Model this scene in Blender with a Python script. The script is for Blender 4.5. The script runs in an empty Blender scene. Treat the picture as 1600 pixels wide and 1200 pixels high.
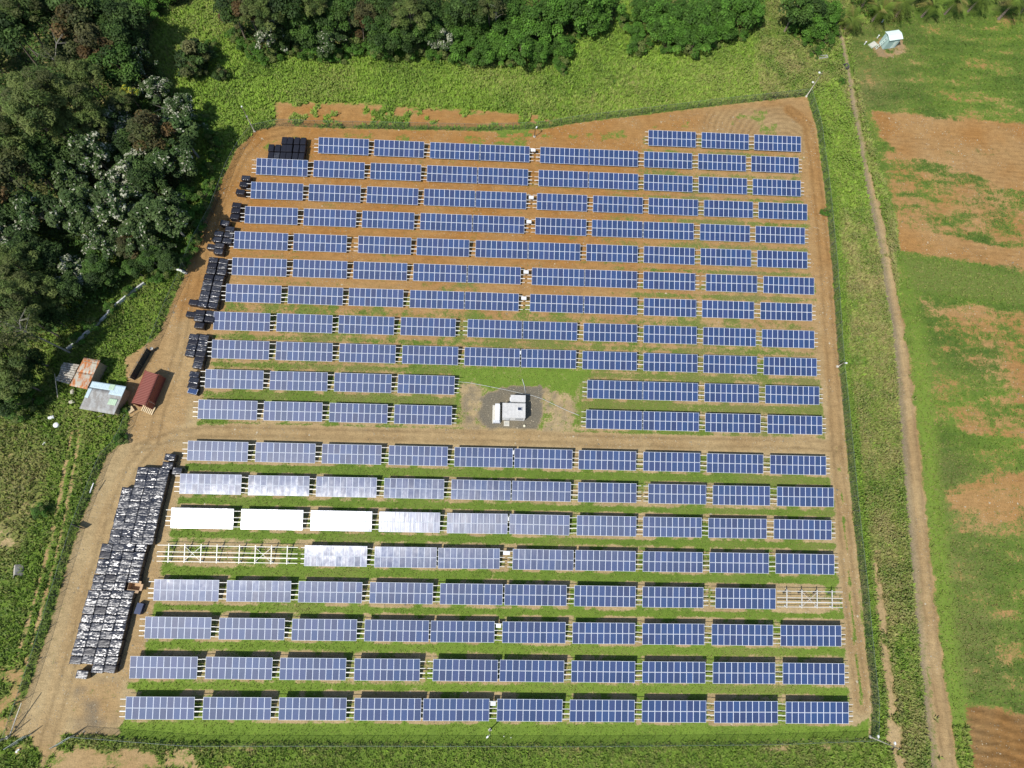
import bpy, bmesh, math, random
import numpy as np
from mathutils import Vector, Matrix
R_ = math.radians
rng = np.random.default_rng(7)
random.seed(7)
SC = bpy.context.scene
COL = SC.collection

# ------------------------------------------------------------------ camera, sky, sun, exposure
FPX, PITCH, ROLL, YAW, CAMH = 936.0, 1.2609378, 0.1510922, 0.1291512, 104.2873
_cy, _sy = math.cos(YAW), math.sin(YAW)
FWD = np.array([_sy*math.cos(PITCH), _cy*math.cos(PITCH), -math.sin(PITCH)])
_r = np.array([_cy, -_sy, 0.0]); _u = np.cross(_r, FWD)
RT = math.cos(ROLL)*_r + math.sin(ROLL)*_u
UP = -math.sin(ROLL)*_r + math.cos(ROLL)*_u
CAM = np.array([0, 0, CAMH])
cd = bpy.data.cameras.new('camera'); cam = bpy.data.objects.new('camera', cd); COL.objects.link(cam)
cd.sensor_width = 36; cd.lens = FPX/1600*36; cd.clip_end = 5000; cd.clip_start = 0.5
M = Matrix(((RT[0], UP[0], -FWD[0], 0), (RT[1], UP[1], -FWD[1], 0), (RT[2], UP[2], -FWD[2], CAMH), (0, 0, 0, 1)))
cam.matrix_world = M
SC.camera = cam
SUN_AZ, SUN_EL = R_(-131.5), R_(54.5)      # azimuth clockwise from +Y
w = bpy.data.worlds.new('World'); SC.world = w; w.use_nodes = True
nt = w.node_tree; nt.nodes.clear()
sky = nt.nodes.new('ShaderNodeTexSky'); sky.sky_type = 'NISHITA'; sky.sun_disc = False
sky.sun_elevation = SUN_EL; sky.sun_rotation = SUN_AZ; sky.air_density = 1.0; sky.dust_density = 0.6
bg = nt.nodes.new('ShaderNodeBackground'); bg.inputs[1].default_value = 0.095
wo = nt.nodes.new('ShaderNodeOutputWorld')
nt.links.new(sky.outputs[0], bg.inputs[0]); nt.links.new(bg.outputs[0], wo.inputs[0])
sl = bpy.data.lights.new('sun', 'SUN'); sl.energy = 3.5; sl.angle = R_(0.53); sl.color = (1.0, 0.965, 0.91)
so = bpy.data.objects.new('sun', sl); COL.objects.link(so)
sd = Vector((math.sin(SUN_AZ)*math.cos(SUN_EL), math.cos(SUN_AZ)*math.cos(SUN_EL), math.sin(SUN_EL)))
so.rotation_euler = sd.to_track_quat('Z', 'Y').to_euler(); so.location = (0, 0, 60)
SC.view_settings.view_transform = 'Standard'; SC.view_settings.look = 'None'
SC.view_settings.exposure = 0.42; SC.view_settings.gamma = 1.0
SC.render.engine = 'CYCLES'

def G(px, py, z=0.0):
    """point at height z under a pixel of the 1600 x 1200 survey photograph (used to read off site coordinates)"""
    d = RT*((px-800)/FPX) + UP*((600-py)/FPX) + FWD
    t = (z-CAMH)/d[2]
    return CAM + d*t
def GP(pts, z=0.0): return np.array([G(x, y, z) for x, y in pts])
def pix(P):
    d = np.array(P) - CAM; zz = d @ FWD
    return 800+FPX*(d @ RT)/zz, 600-FPX*(d @ UP)/zz

# ------------------------------------------------------------------ helpers
def props(o, label=None, cat=None, group=None, kind=None):
    if label: o['label'] = label
    if cat: o['category'] = cat
    if group: o['group'] = group
    if kind: o['kind'] = kind
    return o
def thing(name, label, cat, loc=(0, 0, 0), rz=0.0, group=None, rot=None):
    o = bpy.data.objects.new(name, None); COL.objects.link(o)
    o.empty_display_size = 0.3
    o.location = loc; o.rotation_euler = rot or (0, 0, rz)
    return props(o, label, cat, group)
def link(name, me, parent=None, mat=None, loc=None, rot=None):
    o = bpy.data.objects.new(name, me); COL.objects.link(o)
    if mat is not None and not me.materials: me.materials.append(mat)
    if parent: o.parent = parent
    if loc is not None: o.location = loc
    if rot is not None: o.rotation_euler = rot
    return o
def copy_tree(o, parent=None):
    c = o.copy(); COL.objects.link(c)
    if parent: c.parent = parent
    for ch in o.children: copy_tree(ch, c)
    return c
class MB:
    """collects verts and faces"""
    def __init__(s): s.v = []; s.f = []; s.mi = []; s.cur = 0
    def add(s, vs, fs):
        b = len(s.v); s.v += [tuple(float(c) for c in q) for q in vs]
        for f in fs: s.f.append(tuple(i+b for i in f)); s.mi.append(s.cur)
    def box(s, c, d, rot=None):
        c = Vector(c); h = [x/2 for x in d]
        vs = []
        for z in (-1, 1):
            for x, y in ((-1, -1), (1, -1), (1, 1), (-1, 1)):
                p = Vector((x*h[0], y*h[1], z*h[2]))
                if rot is not None: p = rot @ p
                vs.append(c+p)
        s.add(vs, [(3, 2, 1, 0), (4, 5, 6, 7), (0, 1, 5, 4), (1, 2, 6, 5), (2, 3, 7, 6), (3, 0, 4, 7)])
    def beam(s, a, b, w_, h_):
        a = Vector(a); b = Vector(b); d = b-a; L = d.length; d.normalize()
        up = Vector((0, 0, 1)) if abs(d.z) < 0.95 else Vector((0, 1, 0))
        x = d.cross(up).normalized(); z = x.cross(d)
        vs = [p + x*(i*w_/2) + z*(j*h_/2) for p in (a, b) for i, j in ((-1, -1), (1, -1), (1, 1), (-1, 1))]
        s.add(vs, [(0, 1, 2, 3), (7, 6, 5, 4), (0, 4, 5, 1), (1, 5, 6, 2), (2, 6, 7, 3), (3, 7, 4, 0)])
    def tube(s, pts, rad, n=8, cap=True):
        pts = [Vector(p) for p in pts]
        if not hasattr(rad, '__len__'): rad = [rad]*len(pts)
        rings = []
        for i, p in enumerate(pts):
            d = (pts[min(i+1, len(pts)-1)] - pts[max(i-1, 0)]).normalized()
            up = Vector((0, 0, 1)) if abs(d.z) < 0.9 else Vector((1, 0, 0))
            x = d.cross(up).normalized(); y = x.cross(d)
            rings.append([p + x*math.cos(2*math.pi*k/n)*rad[i] + y*math.sin(2*math.pi*k/n)*rad[i] for k in range(n)])
        vs = [q for r in rings for q in r]; fs = []
        for i in range(len(pts)-1):
            for k in range(n):
                a, b = i*n+k, i*n+(k+1) % n
                fs.append((a, b, b+n, a+n))
        if cap: fs.append(tuple(range(n))); fs.append(tuple((len(pts)-1)*n+k for k in reversed(range(n))))
        s.add(vs, fs)
    def mesh(s, name, mats=(), smooth=False):
        me = bpy.data.meshes.new(name); me.from_pydata(s.v, [], s.f)
        for m in mats: me.materials.append(m)
        if s.mi and max(s.mi) > 0: me.polygons.foreach_set('material_index', s.mi)
        if smooth: me.polygons.foreach_set('use_smooth', [True]*len(me.polygons))
        me.update(); return me
    def build(s, name, mats, parent=None, loc=None, rot=None, smooth=False):
        if not isinstance(mats, (list, tuple)): mats = [mats]
        return link(name, s.mesh(name, mats, smooth), parent, None, loc, rot)
def np_mesh(name, V, F, mats, attrs=None, smooth=False):
    """V (n,3), F (m,k) arrays"""
    me = bpy.data.meshes.new(name); k = F.shape[1]
    me.vertices.add(len(V)); me.vertices.foreach_set('co', V.astype(np.float32).ravel())
    me.loops.add(F.size); me.loops.foreach_set('vertex_index', F.astype(np.int32).ravel())
    me.polygons.add(len(F)); me.polygons.foreach_set('loop_start', np.arange(0, F.size, k, dtype=np.int32))
    me.polygons.foreach_set('loop_total', np.full(len(F), k, dtype=np.int32))
    if smooth: me.polygons.foreach_set('use_smooth', np.ones(len(F), dtype=bool))
    for m in mats: me.materials.append(m)
    for nm, arr in (attrs or {}).items():
        if arr.ndim == 1:
            a = me.attributes.new(nm, 'FLOAT', 'POINT'); a.data.foreach_set('value', arr.astype(np.float32))
        else:
            a = me.attributes.new(nm, 'FLOAT_COLOR', 'POINT')
            c = np.ones((len(V), 4), np.float32); c[:, :3] = arr; a.data.foreach_set('color', c.ravel())
    me.update(); me.validate(); return me

# ------------------------------------------------------------------ materials
class NT:
    def __init__(s, name):
        s.m = bpy.data.materials.new(name); s.m.use_nodes = True; s.t = s.m.node_tree; s.t.nodes.clear()
        s.out = s.t.nodes.new('ShaderNodeOutputMaterial'); s.b = s.t.nodes.new('ShaderNodeBsdfPrincipled')
        s.t.links.new(s.b.outputs[0], s.out.inputs[0])
    def n(s, typ, **kw):
        x = s.t.nodes.new('ShaderNode'+typ)
        for k, v in kw.items(): setattr(x, k, v)
        return x
    def l(s, a, b): s.t.links.new(a, b)
    def val(s, sock, v):
        if hasattr(v, 'is_linked') or hasattr(v, 'links'): s.l(v, sock)
        elif isinstance(v, (tuple, list)) and len(v) == 3 and sock.type == 'RGBA': sock.default_value = (*v, 1)
        else: sock.default_value = v
    def math(s, op, a, b=0.0, c=0.0, clamp=False):
        x = s.n('Math', operation=op, use_clamp=clamp); s.val(x.inputs[0], a); s.val(x.inputs[1], b); s.val(x.inputs[2], c); return x.outputs[0]
    def noise(s, vec, scale, detail=3, rough=0.55, dist=0.0):
        x = s.n('TexNoise'); x.inputs['Scale'].default_value = scale; x.inputs['Detail'].default_value = detail
        x.inputs['Roughness'].default_value = rough; x.inputs['Distortion'].default_value = dist
        if vec is not None: s.l(vec, x.inputs['Vector'])
        return x.outputs[0]
    def mix(s, f, a, b):
        x = s.n('Mix', data_type='RGBA'); s.val(x.inputs[0], f); s.val(x.inputs[6], a); s.val(x.inputs[7], b); return x.outputs[2]
    def ramp(s, f, lo, hi, a=0.0, b=1.0, smooth=True):
        x = s.n('MapRange'); x.interpolation_type = 'SMOOTHSTEP' if smooth else 'LINEAR'
        s.val(x.inputs[0], f); x.inputs[1].default_value = lo; x.inputs[2].default_value = hi
        x.inputs[3].default_value = a; x.inputs[4].default_value = b; return x.outputs[0]
    def attr(s, name, col=False):
        x = s.n('Attribute', attribute_name=name); return x.outputs[0] if col else x.outputs[2]
    def coord(s, which='Object'): return s.n('TexCoord').outputs[which]
    def mapping(s, vec, sc=(1, 1, 1), rot=(0, 0, 0)):
        x = s.n('Mapping'); s.l(vec, x.inputs[0]); x.inputs['Scale'].default_value = sc; x.inputs['Rotation'].default_value = rot; return x.outputs[0]
    def bump(s, h, strength=0.5, dist=0.05):
        x = s.n('Bump'); x.inputs['Strength'].default_value = strength; x.inputs['Distance'].default_value = dist
        s.l(h, x.inputs['Height']); s.l(x.outputs[0], s.b.inputs['Normal'])
    def jitter(s, a, b=None):
        """tilts the shading normal by two noise fields (sockets around 0): surface waviness finer than the mesh"""
        g = s.n('NewGeometry'); c = s.n('CombineXYZ'); s.val(c.inputs[0], a); s.val(c.inputs[1], b if b is not None else 0.0)
        v = s.n('VectorMath', operation='ADD'); s.l(g.outputs['Normal'], v.inputs[0]); s.l(c.outputs[0], v.inputs[1])
        w_ = s.n('VectorMath', operation='NORMALIZE'); s.l(v.outputs[0], w_.inputs[0]); s.l(w_.outputs[0], s.b.inputs['Normal'])
    def set(s, **kw):
        for k, v in kw.items():
            s.val(s.b.inputs[k.replace('_', ' ')], v)
        return s.m
def simple(name, col, rough=0.7, metal=0.0, var=0.12, scale=3.0, bump=0.0, spec=0.5):
    t = NT(name); c = t.coord(); f = t.noise(c, scale, 4)
    k = t.ramp(f, 0.3, 0.7, 1-var, 1+var, False)
    x = t.n('VectorMath', operation='SCALE'); x.inputs[0].default_value = col; t.l(k, x.inputs['Scale'])
    t.l(x.outputs[0], t.b.inputs['Base Color'])
    if bump: t.bump(t.noise(c, scale*4, 4), bump, 0.03)
    t.b.inputs['Specular IOR Level'].default_value = spec
    t.b.inputs['Roughness'].default_value = rough; t.b.inputs['Metallic'].default_value = metal
    return t.m
def colattr(name, rough=0.8, spec=0.25, trans=0.0, upw=0.0):
    t = NT(name)
    if upw:      # leaf normals leaned towards the sky, as a dense sward or crown scatters light
        g = t.n('NewGeometry'); v = t.n('VectorMath', operation='ADD'); t.l(g.outputs['Normal'], v.inputs[0]); v.inputs[1].default_value = (0, 0, upw)
        w_ = t.n('VectorMath', operation='NORMALIZE'); t.l(v.outputs[0], w_.inputs[0]); t.l(w_.outputs[0], t.b.inputs['Normal'])
    t.l(t.attr('tint', True), t.b.inputs['Base Color'])
    t.b.inputs['Roughness'].default_value = rough; t.b.inputs['Specular IOR Level'].default_value = spec
    if trans:
        tr = t.n('BsdfTranslucent'); t.l(t.attr('tint', True), tr.inputs[0])
        mx = t.n('MixShader'); mx.inputs[0].default_value = trans
        t.l(t.b.outputs[0], mx.inputs[1]); t.l(tr.outputs[0], mx.inputs[2]); t.l(mx.outputs[0], t.out.inputs[0])
    return t.m
M_FOL = colattr('foliage', 0.65, 0.25, 0.22, .7)
M_GRS = colattr('grass_blades', 0.8, 0.12, 0.2, 1.6)

# ------------------------------------------------------------------ noise fields for laying out the ground cover
def vnoise(x, y, scale, seed):
    r = np.random.default_rng(seed); T = r.random((256, 256))
    u = np.asarray(x)/scale+1000.5; v = np.asarray(y)/scale+1000.5
    iu = np.floor(u).astype(int); iv = np.floor(v).astype(int); fu = u-iu; fv = v-iv
    fu = fu*fu*(3-2*fu); fv = fv*fv*(3-2*fv)
    a = T[iu % 256, iv % 256]; b = T[(iu+1) % 256, iv % 256]; c = T[iu % 256, (iv+1) % 256]; d = T[(iu+1) % 256, (iv+1) % 256]
    return (a*(1-fu)+b*fu)*(1-fv)+(c*(1-fu)+d*fu)*fv
def fbm(x, y, scale, seed, o=4, g=0.55):
    s = 0; w_ = 0; k = 1.0
    for i in range(o): s = s+k*vnoise(x, y, scale/2**i, seed+i); w_ += k; k *= g
    return s/w_
def sstep(x, a, b):
    t = np.clip((x-a)/(b-a), 0, 1); return t*t*(3-2*t)
def seg_dist(x, y, P):
    d = np.full(np.shape(x), 1e9)
    for a, b in zip(P[:-1], P[1:]):
        vx, vy = b[0]-a[0], b[1]-a[1]; L = vx*vx+vy*vy+1e-9
        t = np.clip(((x-a[0])*vx+(y-a[1])*vy)/L, 0, 1)
        d = np.minimum(d, np.hypot(x-a[0]-t*vx, y-a[1]-t*vy))
    return d
def inside(x, y, P):
    c = np.zeros(np.shape(x), bool); n = len(P)
    for i in range(n):
        x1, y1 = P[i][:2]; x2, y2 = P[(i+1) % n][:2]
        if y1 == y2: continue
        m = (y1 > y) != (y2 > y)
        c ^= m & (x < (x2-x1)*(y-y1)/(y2-y1)+x1)
    return c
def poly(x, y, pts, feather=0.6):
    """1 inside a survey polygon, falling to 0 over the feather (metres)"""
    P = GP(pts); P2 = list(P)+[P[0]]
    d = seg_dist(x, y, P2); s = np.where(inside(x, y, P), d, -d)
    return sstep(s, -feather, feather)
def line(x, y, pts, wd, feather=0.5, world=False):
    P = pts if world else GP(pts); d = seg_dist(x, y, P)
    return 1-sstep(d, wd/2-feather, wd/2+feather)
TABLES = {
    'A': [(37.28, 86.45), (48.65, 86.47), (59.95, 86.5)],
    'B': [(-30.85, 80.99), (-19.6, 80.96), (-8.23, 80.95), (2.07, 80.95), (14.38, 80.95), (24.65, 80.96), (36.06, 80.98), (47.47, 81.02), (58.74, 81.06)],
    'C': [(-42.5, 75.31), (-31.2, 75.32), (-19.87, 75.33), (-8.54, 75.33), (1.79, 75.34), (14.09, 75.35), (24.39, 75.35), (35.7, 75.36), (47.1, 75.37), (58.44, 75.38)],
    'D': [(-42.75, 69.73), (-31.48, 69.73), (-20.12, 69.74), (-8.81, 69.75), (1.48, 69.75), (13.75, 69.76), (25.09, 69.76), (36.4, 69.77), (47.75, 69.78), (59.02, 69.78)],
    'E': [(-43.11, 64.14), (-31.83, 64.14), (-20.54, 64.14), (-9.2, 64.14), (1.13, 64.15), (13.46, 64.15), (24.73, 64.16), (35.09, 64.16), (46.49, 64.17), (57.79, 64.17)],
    'F': [(-44.3, 58.51), (-33.1, 58.52), (-20.77, 58.54), (-9.55, 58.55), (1.83, 58.57), (12.13, 58.58), (23.49, 58.6), (34.82, 58.62), (46.16, 58.64), (57.53, 58.66)],
    'G': [(-43.81, 52.92), (-32.5, 52.95), (-21.18, 52.98), (-9.85, 53.0), (0.52, 53.01), (12.82, 53.01), (23.09, 53.01), (34.48, 53.0), (46.75, 52.99), (58.11, 52.97)],
    'H': [(-44.1, 47.37), (-32.74, 47.39), (-21.49, 47.4), (-10.12, 47.4), (0.19, 47.4), (12.49, 47.4), (22.83, 47.39), (34.25, 47.37), (45.52, 47.35), (56.91, 47.33)],
    'I': [(-45.41, 41.7), (-34.09, 41.74), (-22.81, 41.78), (-11.45, 41.8), (0.89, 41.81), (11.23, 41.8), (22.57, 41.79), (33.92, 41.76), (45.25, 41.73), (56.56, 41.68)],
    'J': [(-44.82, 36.2), (-33.48, 36.21), (-22.12, 36.22), (-10.77, 36.23), (0.54, 36.22), (10.94, 36.21), (22.26, 36.2), (33.61, 36.17), (44.84, 36.15), (56.24, 36.11)],
    'K': [(-45.06, 30.57), (-33.78, 30.58), (-22.45, 30.59), (-11.18, 30.6), (22.99, 30.59), (33.25, 30.58), (44.59, 30.57), (55.92, 30.56)],
    'L': [(-45.36, 24.97), (-34.08, 24.98), (-22.72, 24.99), (-11.39, 24.99), (22.65, 24.97), (32.97, 24.96), (44.27, 24.94), (55.67, 24.91)],
    'M': [(-45.88, 17.64), (-34.47, 17.65), (-23.2, 17.65), (-11.79, 17.65), (-0.48, 17.65), (9.94, 17.64), (21.19, 17.62), (32.6, 17.61), (43.92, 17.58), (55.3, 17.56)],
    'N': [(-46.15, 12.02), (-34.84, 12.01), (-23.55, 12.01), (-12.15, 12.0), (-0.77, 12.0), (9.6, 12.0), (20.98, 12.0), (33.2, 12.0), (44.5, 12.0), (55.86, 12.0)],
    'O': [(-46.58, 6.39), (-35.23, 6.39), (-23.86, 6.4), (-12.55, 6.4), (-1.21, 6.4), (9.27, 6.4), (20.67, 6.4), (31.98, 6.41), (43.25, 6.41), (54.62, 6.41)],
    'P': [(-24.18, 0.77), (-12.81, 0.75), (-2.4, 0.74), (9.87, 0.73), (20.31, 0.73), (31.67, 0.72), (42.96, 0.73), (54.25, 0.74)],
    'Q': [(-47.18, -4.85), (-35.81, -4.84), (-24.48, -4.83), (-13.12, -4.82), (-1.81, -4.83), (8.65, -4.83), (20.04, -4.85), (31.31, -4.86), (43.46, -4.89)],
    'R': [(-47.48, -10.42), (-36.09, -10.44), (-24.81, -10.46), (-13.45, -10.47), (-3.01, -10.48), (8.4, -10.48), (19.68, -10.49), (31.01, -10.49), (42.35, -10.49), (53.73, -10.48)],
    'S': [(-48.63, -16.1), (-37.27, -16.1), (-25.96, -16.11), (-14.53, -16.11), (-2.36, -16.11), (8.09, -16.11), (19.39, -16.12), (30.71, -16.12), (42.04, -16.12), (53.39, -16.13)],
    'T': [(-48.12, -21.68), (-36.7, -21.66), (-25.36, -21.65), (-14.01, -21.64), (-3.54, -21.64), (7.77, -21.64), (19.07, -21.65), (30.36, -21.66), (41.78, -21.69), (53.18, -21.71)],
}
FENCE_W = [(18,1152),(45,1075),(70,1000),(95,915),(125,817),(147,762),(165,715),(192,688),(205,652),(203,618),(212,592),(237,550),(262,487),(285,437),(303,388),(335,330),(360,262),(378,230),(398,206)]
FENCE_N = [(398,206),(440,197),(500,200),(620,202),(760,205),(850,201),(900,192),(1000,180),(1130,164),(1261,150)]
FENCE_E = [(1261,150),(1276,200),(1289,300),(1300,420),(1309,560),(1318,650),(1332,800),(1345,920),(1353,1010),(1362,1100),(1360,1152)]
FENCE_S = [(1360,1152),(1200,1158),(900,1161),(600,1160),(300,1160),(122,1146)]
YARD = FENCE_W + FENCE_N[1:] + FENCE_E[1:] + FENCE_S[1:]
TRACK_W = [(60,1200),(88,1110),(112,1030),(135,945),(158,865),(182,790),(206,730),(240,690)]
TRACK_W2 = [(240,690),(250,640),(268,590),(283,540),(290,490),(303,440),(318,390),(338,335),(358,285),(382,238),(410,212),(450,204)]
TRACK_M = [(215,700),(262,684),(320,674),(420,675),(560,679),(700,682),(820,683),(940,689),(1100,692),(1260,694),(1305,700)]
TRACK_E = [(1235,172),(1262,195),(1272,250),(1281,330),(1289,420),(1296,520),(1302,600),(1308,700),(1316,780),(1323,870),(1331,960),(1340,1040),(1346,1100)]
DITCH = [(1309,38),(1318,70),(1326,110),(1334,160),(1345,215),(1357,290),(1370,350),(1380,400),(1390,470),(1400,520),(1407,600),(1413,680),(1419,760),(1427,850),(1434,940),(1443,1030),(1452,1120),(1462,1210)]
FARMTRK = [(1352,250),(1366,300),(1378,350),(1388,400),(1398,470),(1408,520),(1417,600),(1424,680),(1432,760),(1441,850),(1450,940),(1461,1030),(1473,1120),(1483,1210)]
FIELD = [(1400,350),(1350,180),(1335,100),(1325,40),(1640,10),(1640,1230),(1500,1230),(1470,1050),(1440,760),(1425,600),(1405,470)]
LTRACK = [(118,680),(108,735),(98,790),(85,850),(72,900),(55,960),(35,1030),(5,1110)]
ROWKEYS = 'ABCDEFGHIJKLMNOPQRST'
ROWY = {k: float(np.mean([t[1] for t in TABLES[k]])) for k in ROWKEYS}
ROWG = dict(zip(ROWKEYS, (.10,.05,.1,.12,.15,.2,.25,.45,.55,.62,.75,.85,.9,.9,.9,.85,.85,.8,.85,.95)))
FOREST_W = [(-40,-60),(330,-60),(300,5),(250,25),(238,60),(232,100),(262,125),(282,160),(298,205),(302,250),(292,290),(296,335),(284,375),(276,402),(262,405),(222,422),(170,470),(98,528),(70,580),(-40,640)]
FOREST_N = [(330,-60),(350,20),(385,60),(405,85),(455,72),(480,82),(540,85),(600,75),(700,88),(755,95),(800,92),(845,100),(882,82),(900,55),(955,38),(985,-60)]
FOREST_N2 = [(985,0),(1010,60),(1040,66),(1090,78),(1150,58),(1190,30),(1200,-60),(985,-60)]
FOREST_E = [(1225,-40),(1240,30),(1262,68),(1290,82),(1318,50),(1310,-40)]

def fields(x, y):
    n1 = fbm(x, y, 9, 11); n2 = fbm(x, y, 2.4, 21); n3 = fbm(x, y, 22, 31); n4 = fbm(x, y, 0.9, 41, 3)
    yard = poly(x, y, YARD, 0.5)
    # outside: green weeds by default
    dirt = np.clip(0.05+0.5*(n1-0.55), 0, 1)
    dry = np.clip(0.15+1.1*(n3-0.45)+0.5*(n2-.5), 0, 1); lush = np.clip(0.45+1.2*(n1-0.5)+0.6*(n2-.5), 0, 1)
    orange = np.full_like(x, 0.6); gravel = np.zeros_like(x); shade = np.zeros_like(x)
    def put(m, **kw):
        nonlocal dirt, dry, lush, orange, gravel
        if 'dirt' in kw: dirt = dirt*(1-m)+kw['dirt']*m
        if 'dry' in kw: dry = dry*(1-m)+kw['dry']*m
        if 'lush' in kw: lush = lush*(1-m)+kw['lush']*m
        if 'orange' in kw: orange = orange*(1-m)+kw['orange']*m
        if 'gravel' in kw: gravel = gravel*(1-m)+kw['gravel']*m
    # meadow to the north
    nm = sstep(y, 82, 90)*(1-sstep(x, 64, 70))
    put(nm, lush=np.clip(0.85+1.0*(n1-.5)+.5*(n2-.5), 0, 1), dry=np.clip(0.06+1.1*(n3-.5)+.5*(n1-.5), 0, .7), dirt=0.0)
    put(poly(x, y, [(860,190),(1255,148),(1310,110),(1290,90),(1180,115),(1000,165)], 2), lush=.95, dry=.25)
    put(poly(x, y, [(430,160),(560,162),(860,180),(880,192),(760,200),(430,196)], 1.6)*sstep(n2+0.5*n4+.5*(n1-.5), .52, .80), dirt=1.0, orange=1.0)
    put(poly(x, y, [(300,150),(375,180),(395,215),(355,290),(320,370),(285,420),(280,380),(300,330),(305,250),(300,200)], 1.5), lush=.9, dry=.08, dirt=0.0)
    # forest floor
    for P in (FOREST_W, FOREST_N, FOREST_N2, FOREST_E): put(poly(x, y, P, 1.5), dirt=0.35, orange=.2, lush=.1, dry=.5)
    # weed strip between east fence and ditch
    es = (x > 58)*(1-poly(x, y, FIELD, 1.0))*(1-yard)
    put(es, dry=np.clip(.40+1.0*(n1-.5)+1.0*(n2-.5), 0, 1), lush=np.clip(.6+.9*(n2-.5), 0, 1), dirt=np.clip(.1+.8*(n2-.55), 0, 1), orange=.25)
    put(poly(x, y, [(1262,150),(1310,120),(1345,230),(1375,320),(1330,330),(1290,330)], 1.5), lush=np.clip(.85+.5*(n2-.5), 0, 1), dry=.12, dirt=0.0)
    put(poly(x, y, [(1345,850),(1372,850),(1400,1100),(1420,1210),(1390,1210),(1364,1100),(1350,960)], 1.0)*sstep(n2, .3, .5), dirt=.75, orange=0.15, dry=1.0)
    put(line(x, y, [(a+9+.004*b, b) for a, b in FENCE_E], 1.6, .6), lush=.6, dry=.0, dirt=.0)
    # field to the east
    fl = poly(x, y, FIELD, .8)
    st = fbm(x*0.25+y*0.02, y*1.0, 1.6, 51)           # drawn out along the plough lines
    put(fl, dirt=np.clip(.24+.6*(n1-.45)+.8*(st-.5), 0, 1), lush=np.clip(.42+.8*(n1-.45)+.7*(st-.5), 0, 1), dry=np.clip(.34+.9*(n3-.5)+.4*(st-.5), 0, 1), orange=.75)
    bare = np.zeros_like(x)
    for P, k in (([(1362,172),(1640,196),(1640,318),(1480,262),(1400,240),(1375,215)], 1.0), ([(1375,225),(1640,250),(1640,450),(1500,400),(1410,395),(1392,340)], .62),
                 ([(1398,352),(1470,360),(1640,400),(1640,432),(1500,408),(1402,396)], .95), ([(1428,462),(1480,468),(1640,480),(1640,640),(1560,600),(1470,560),(1440,500)], .58),
                 ([(1450,540),(1640,560),(1640,640),(1540,590)], .62), ([(1480,640),(1640,600),(1640,700),(1500,680)], .55), ([(1462,755),(1560,735),(1640,740),(1640,820),(1540,820),(1480,800)], .72),
                 ([(1490,915),(1540,930),(1600,960),(1560,965),(1500,940)], .6), ([(1500,1010),(1600,1000),(1600,1080),(1510,1060)], .5), ([(1497,1100),(1560,1106),(1640,1112),(1640,1230),(1510,1230),(1492,1150)], 1.0),
                 ([(1365,78),(1350,60),(1380,40),(1420,50),(1412,85),(1385,92)], .0), ([(1340,75),(1372,70),(1372,160),(1350,180)], .45)):
        bare = np.maximum(bare, k*poly(x, y, P, 2.0))
    bare = np.maximum(bare, line(x, y, [(1420,58),(1450,48),(1490,38),(1540,42),(1610,60)], 1.4, .9)*.42)
    bare = np.clip(bare*1.15, 0, 1); bb = fl*bare; n5 = fbm(x, y, 3.2, 67)
    put(bb, dirt=np.clip(bb*.95+.35*(n1-.5)+.9*(st-.5)+.6*(n5-.5)*(1.3-bb), 0, 1), orange=np.clip(.85+.5*(n1-.5), 0, 1))
    put(poly(x, y, [(1362,72),(1372,60),(1410,56),(1414,80),(1395,92),(1372,88)], 1.2)*sstep(n2+.3*n4, .3, .6), dirt=1.0, orange=.25, gravel=.3)
    put(poly(x, y, [(1410,400),(1500,412),(1640,440),(1640,478),(1500,466),(1425,455)], 1.5), dirt=np.clip(.02+.35*(st-.5), 0, 1), lush=.45, dry=.45)
    put(line(x, y, [(a+24, b) for a, b in FARMTRK], 3.2, 1.5)*fl*sstep(-y, -70, -30), dirt=np.clip(.1+.5*(n2-.5), 0, 1), lush=.9, dry=.35)
    ft = seg_dist(x, y, GP(FARMTRK)); fw = 0.28+0.95*sstep(-y, -75, -10)
    put(1-sstep(ft+1.3*(n2-.5)+.5*(n4-.5), fw-.4, fw+.7), dirt=.92, orange=.30, gravel=.0)
    put(line(x, y, DITCH, 1.1, .5), dirt=.8, orange=.0, gravel=.7, dry=.8)
    # land to the west of the fence
    wl = (x < -45)*(1-yard)*(y < 62)
    put(wl, lush=np.clip(.6+1.0*(n1-.5), 0, 1), dry=np.clip(.18+.9*(n1-.5)+.5*(n2-.5), 0, 1), dirt=np.clip(.04+.7*(n2-.55), 0, 1), orange=.45)
    put(poly(x, y, [(112,550),(262,425),(292,425),(235,545),(210,600),(130,600)], 1.0), lush=np.clip(.62+.6*(n2-.5), 0, 1), dry=np.clip(.1+.6*(n1-.5), 0, 1), dirt=0.0)
    put(poly(x, y, [(-30,655),(60,660),(80,700),(70,780),(40,850),(30,920),(-30,1010)], 1.5), dirt=np.clip(.28+1.2*(n2-.5), 0, 1), dry=np.clip(.5+.9*(n1-.5), 0, 1), orange=.1)
    put(poly(x, y, [(35,860),(70,820),(60,930),(20,1010),(-20,1020),(-20,960)], 1.5), dirt=.0, lush=.6, dry=.1)
    lt = seg_dist(x, y, GP(LTRACK))
    put((1-sstep(np.abs(lt-0.75)+.5*(n2-.5), .12, .6))*.7, dirt=.9, orange=.35)
    put(poly(x, y, [(-20,1020),(35,1030),(40,1090),(15,1210),(-20,1210)], 1.5), dirt=np.clip(.42+1.1*(n2-.5), 0, 1), orange=.5)
    # inside the fence
    iy = np.clip(.25+ (y-32)/38, 0.05, 1.0)*(1-.35*sstep(x, 20, 50))
    put(yard, dirt=np.clip(.92+.6*(n2-.5), 0, 1), orange=iy, lush=.7, dry=.3)
    rowg = np.zeros_like(x); inrow = np.zeros_like(x)
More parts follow.
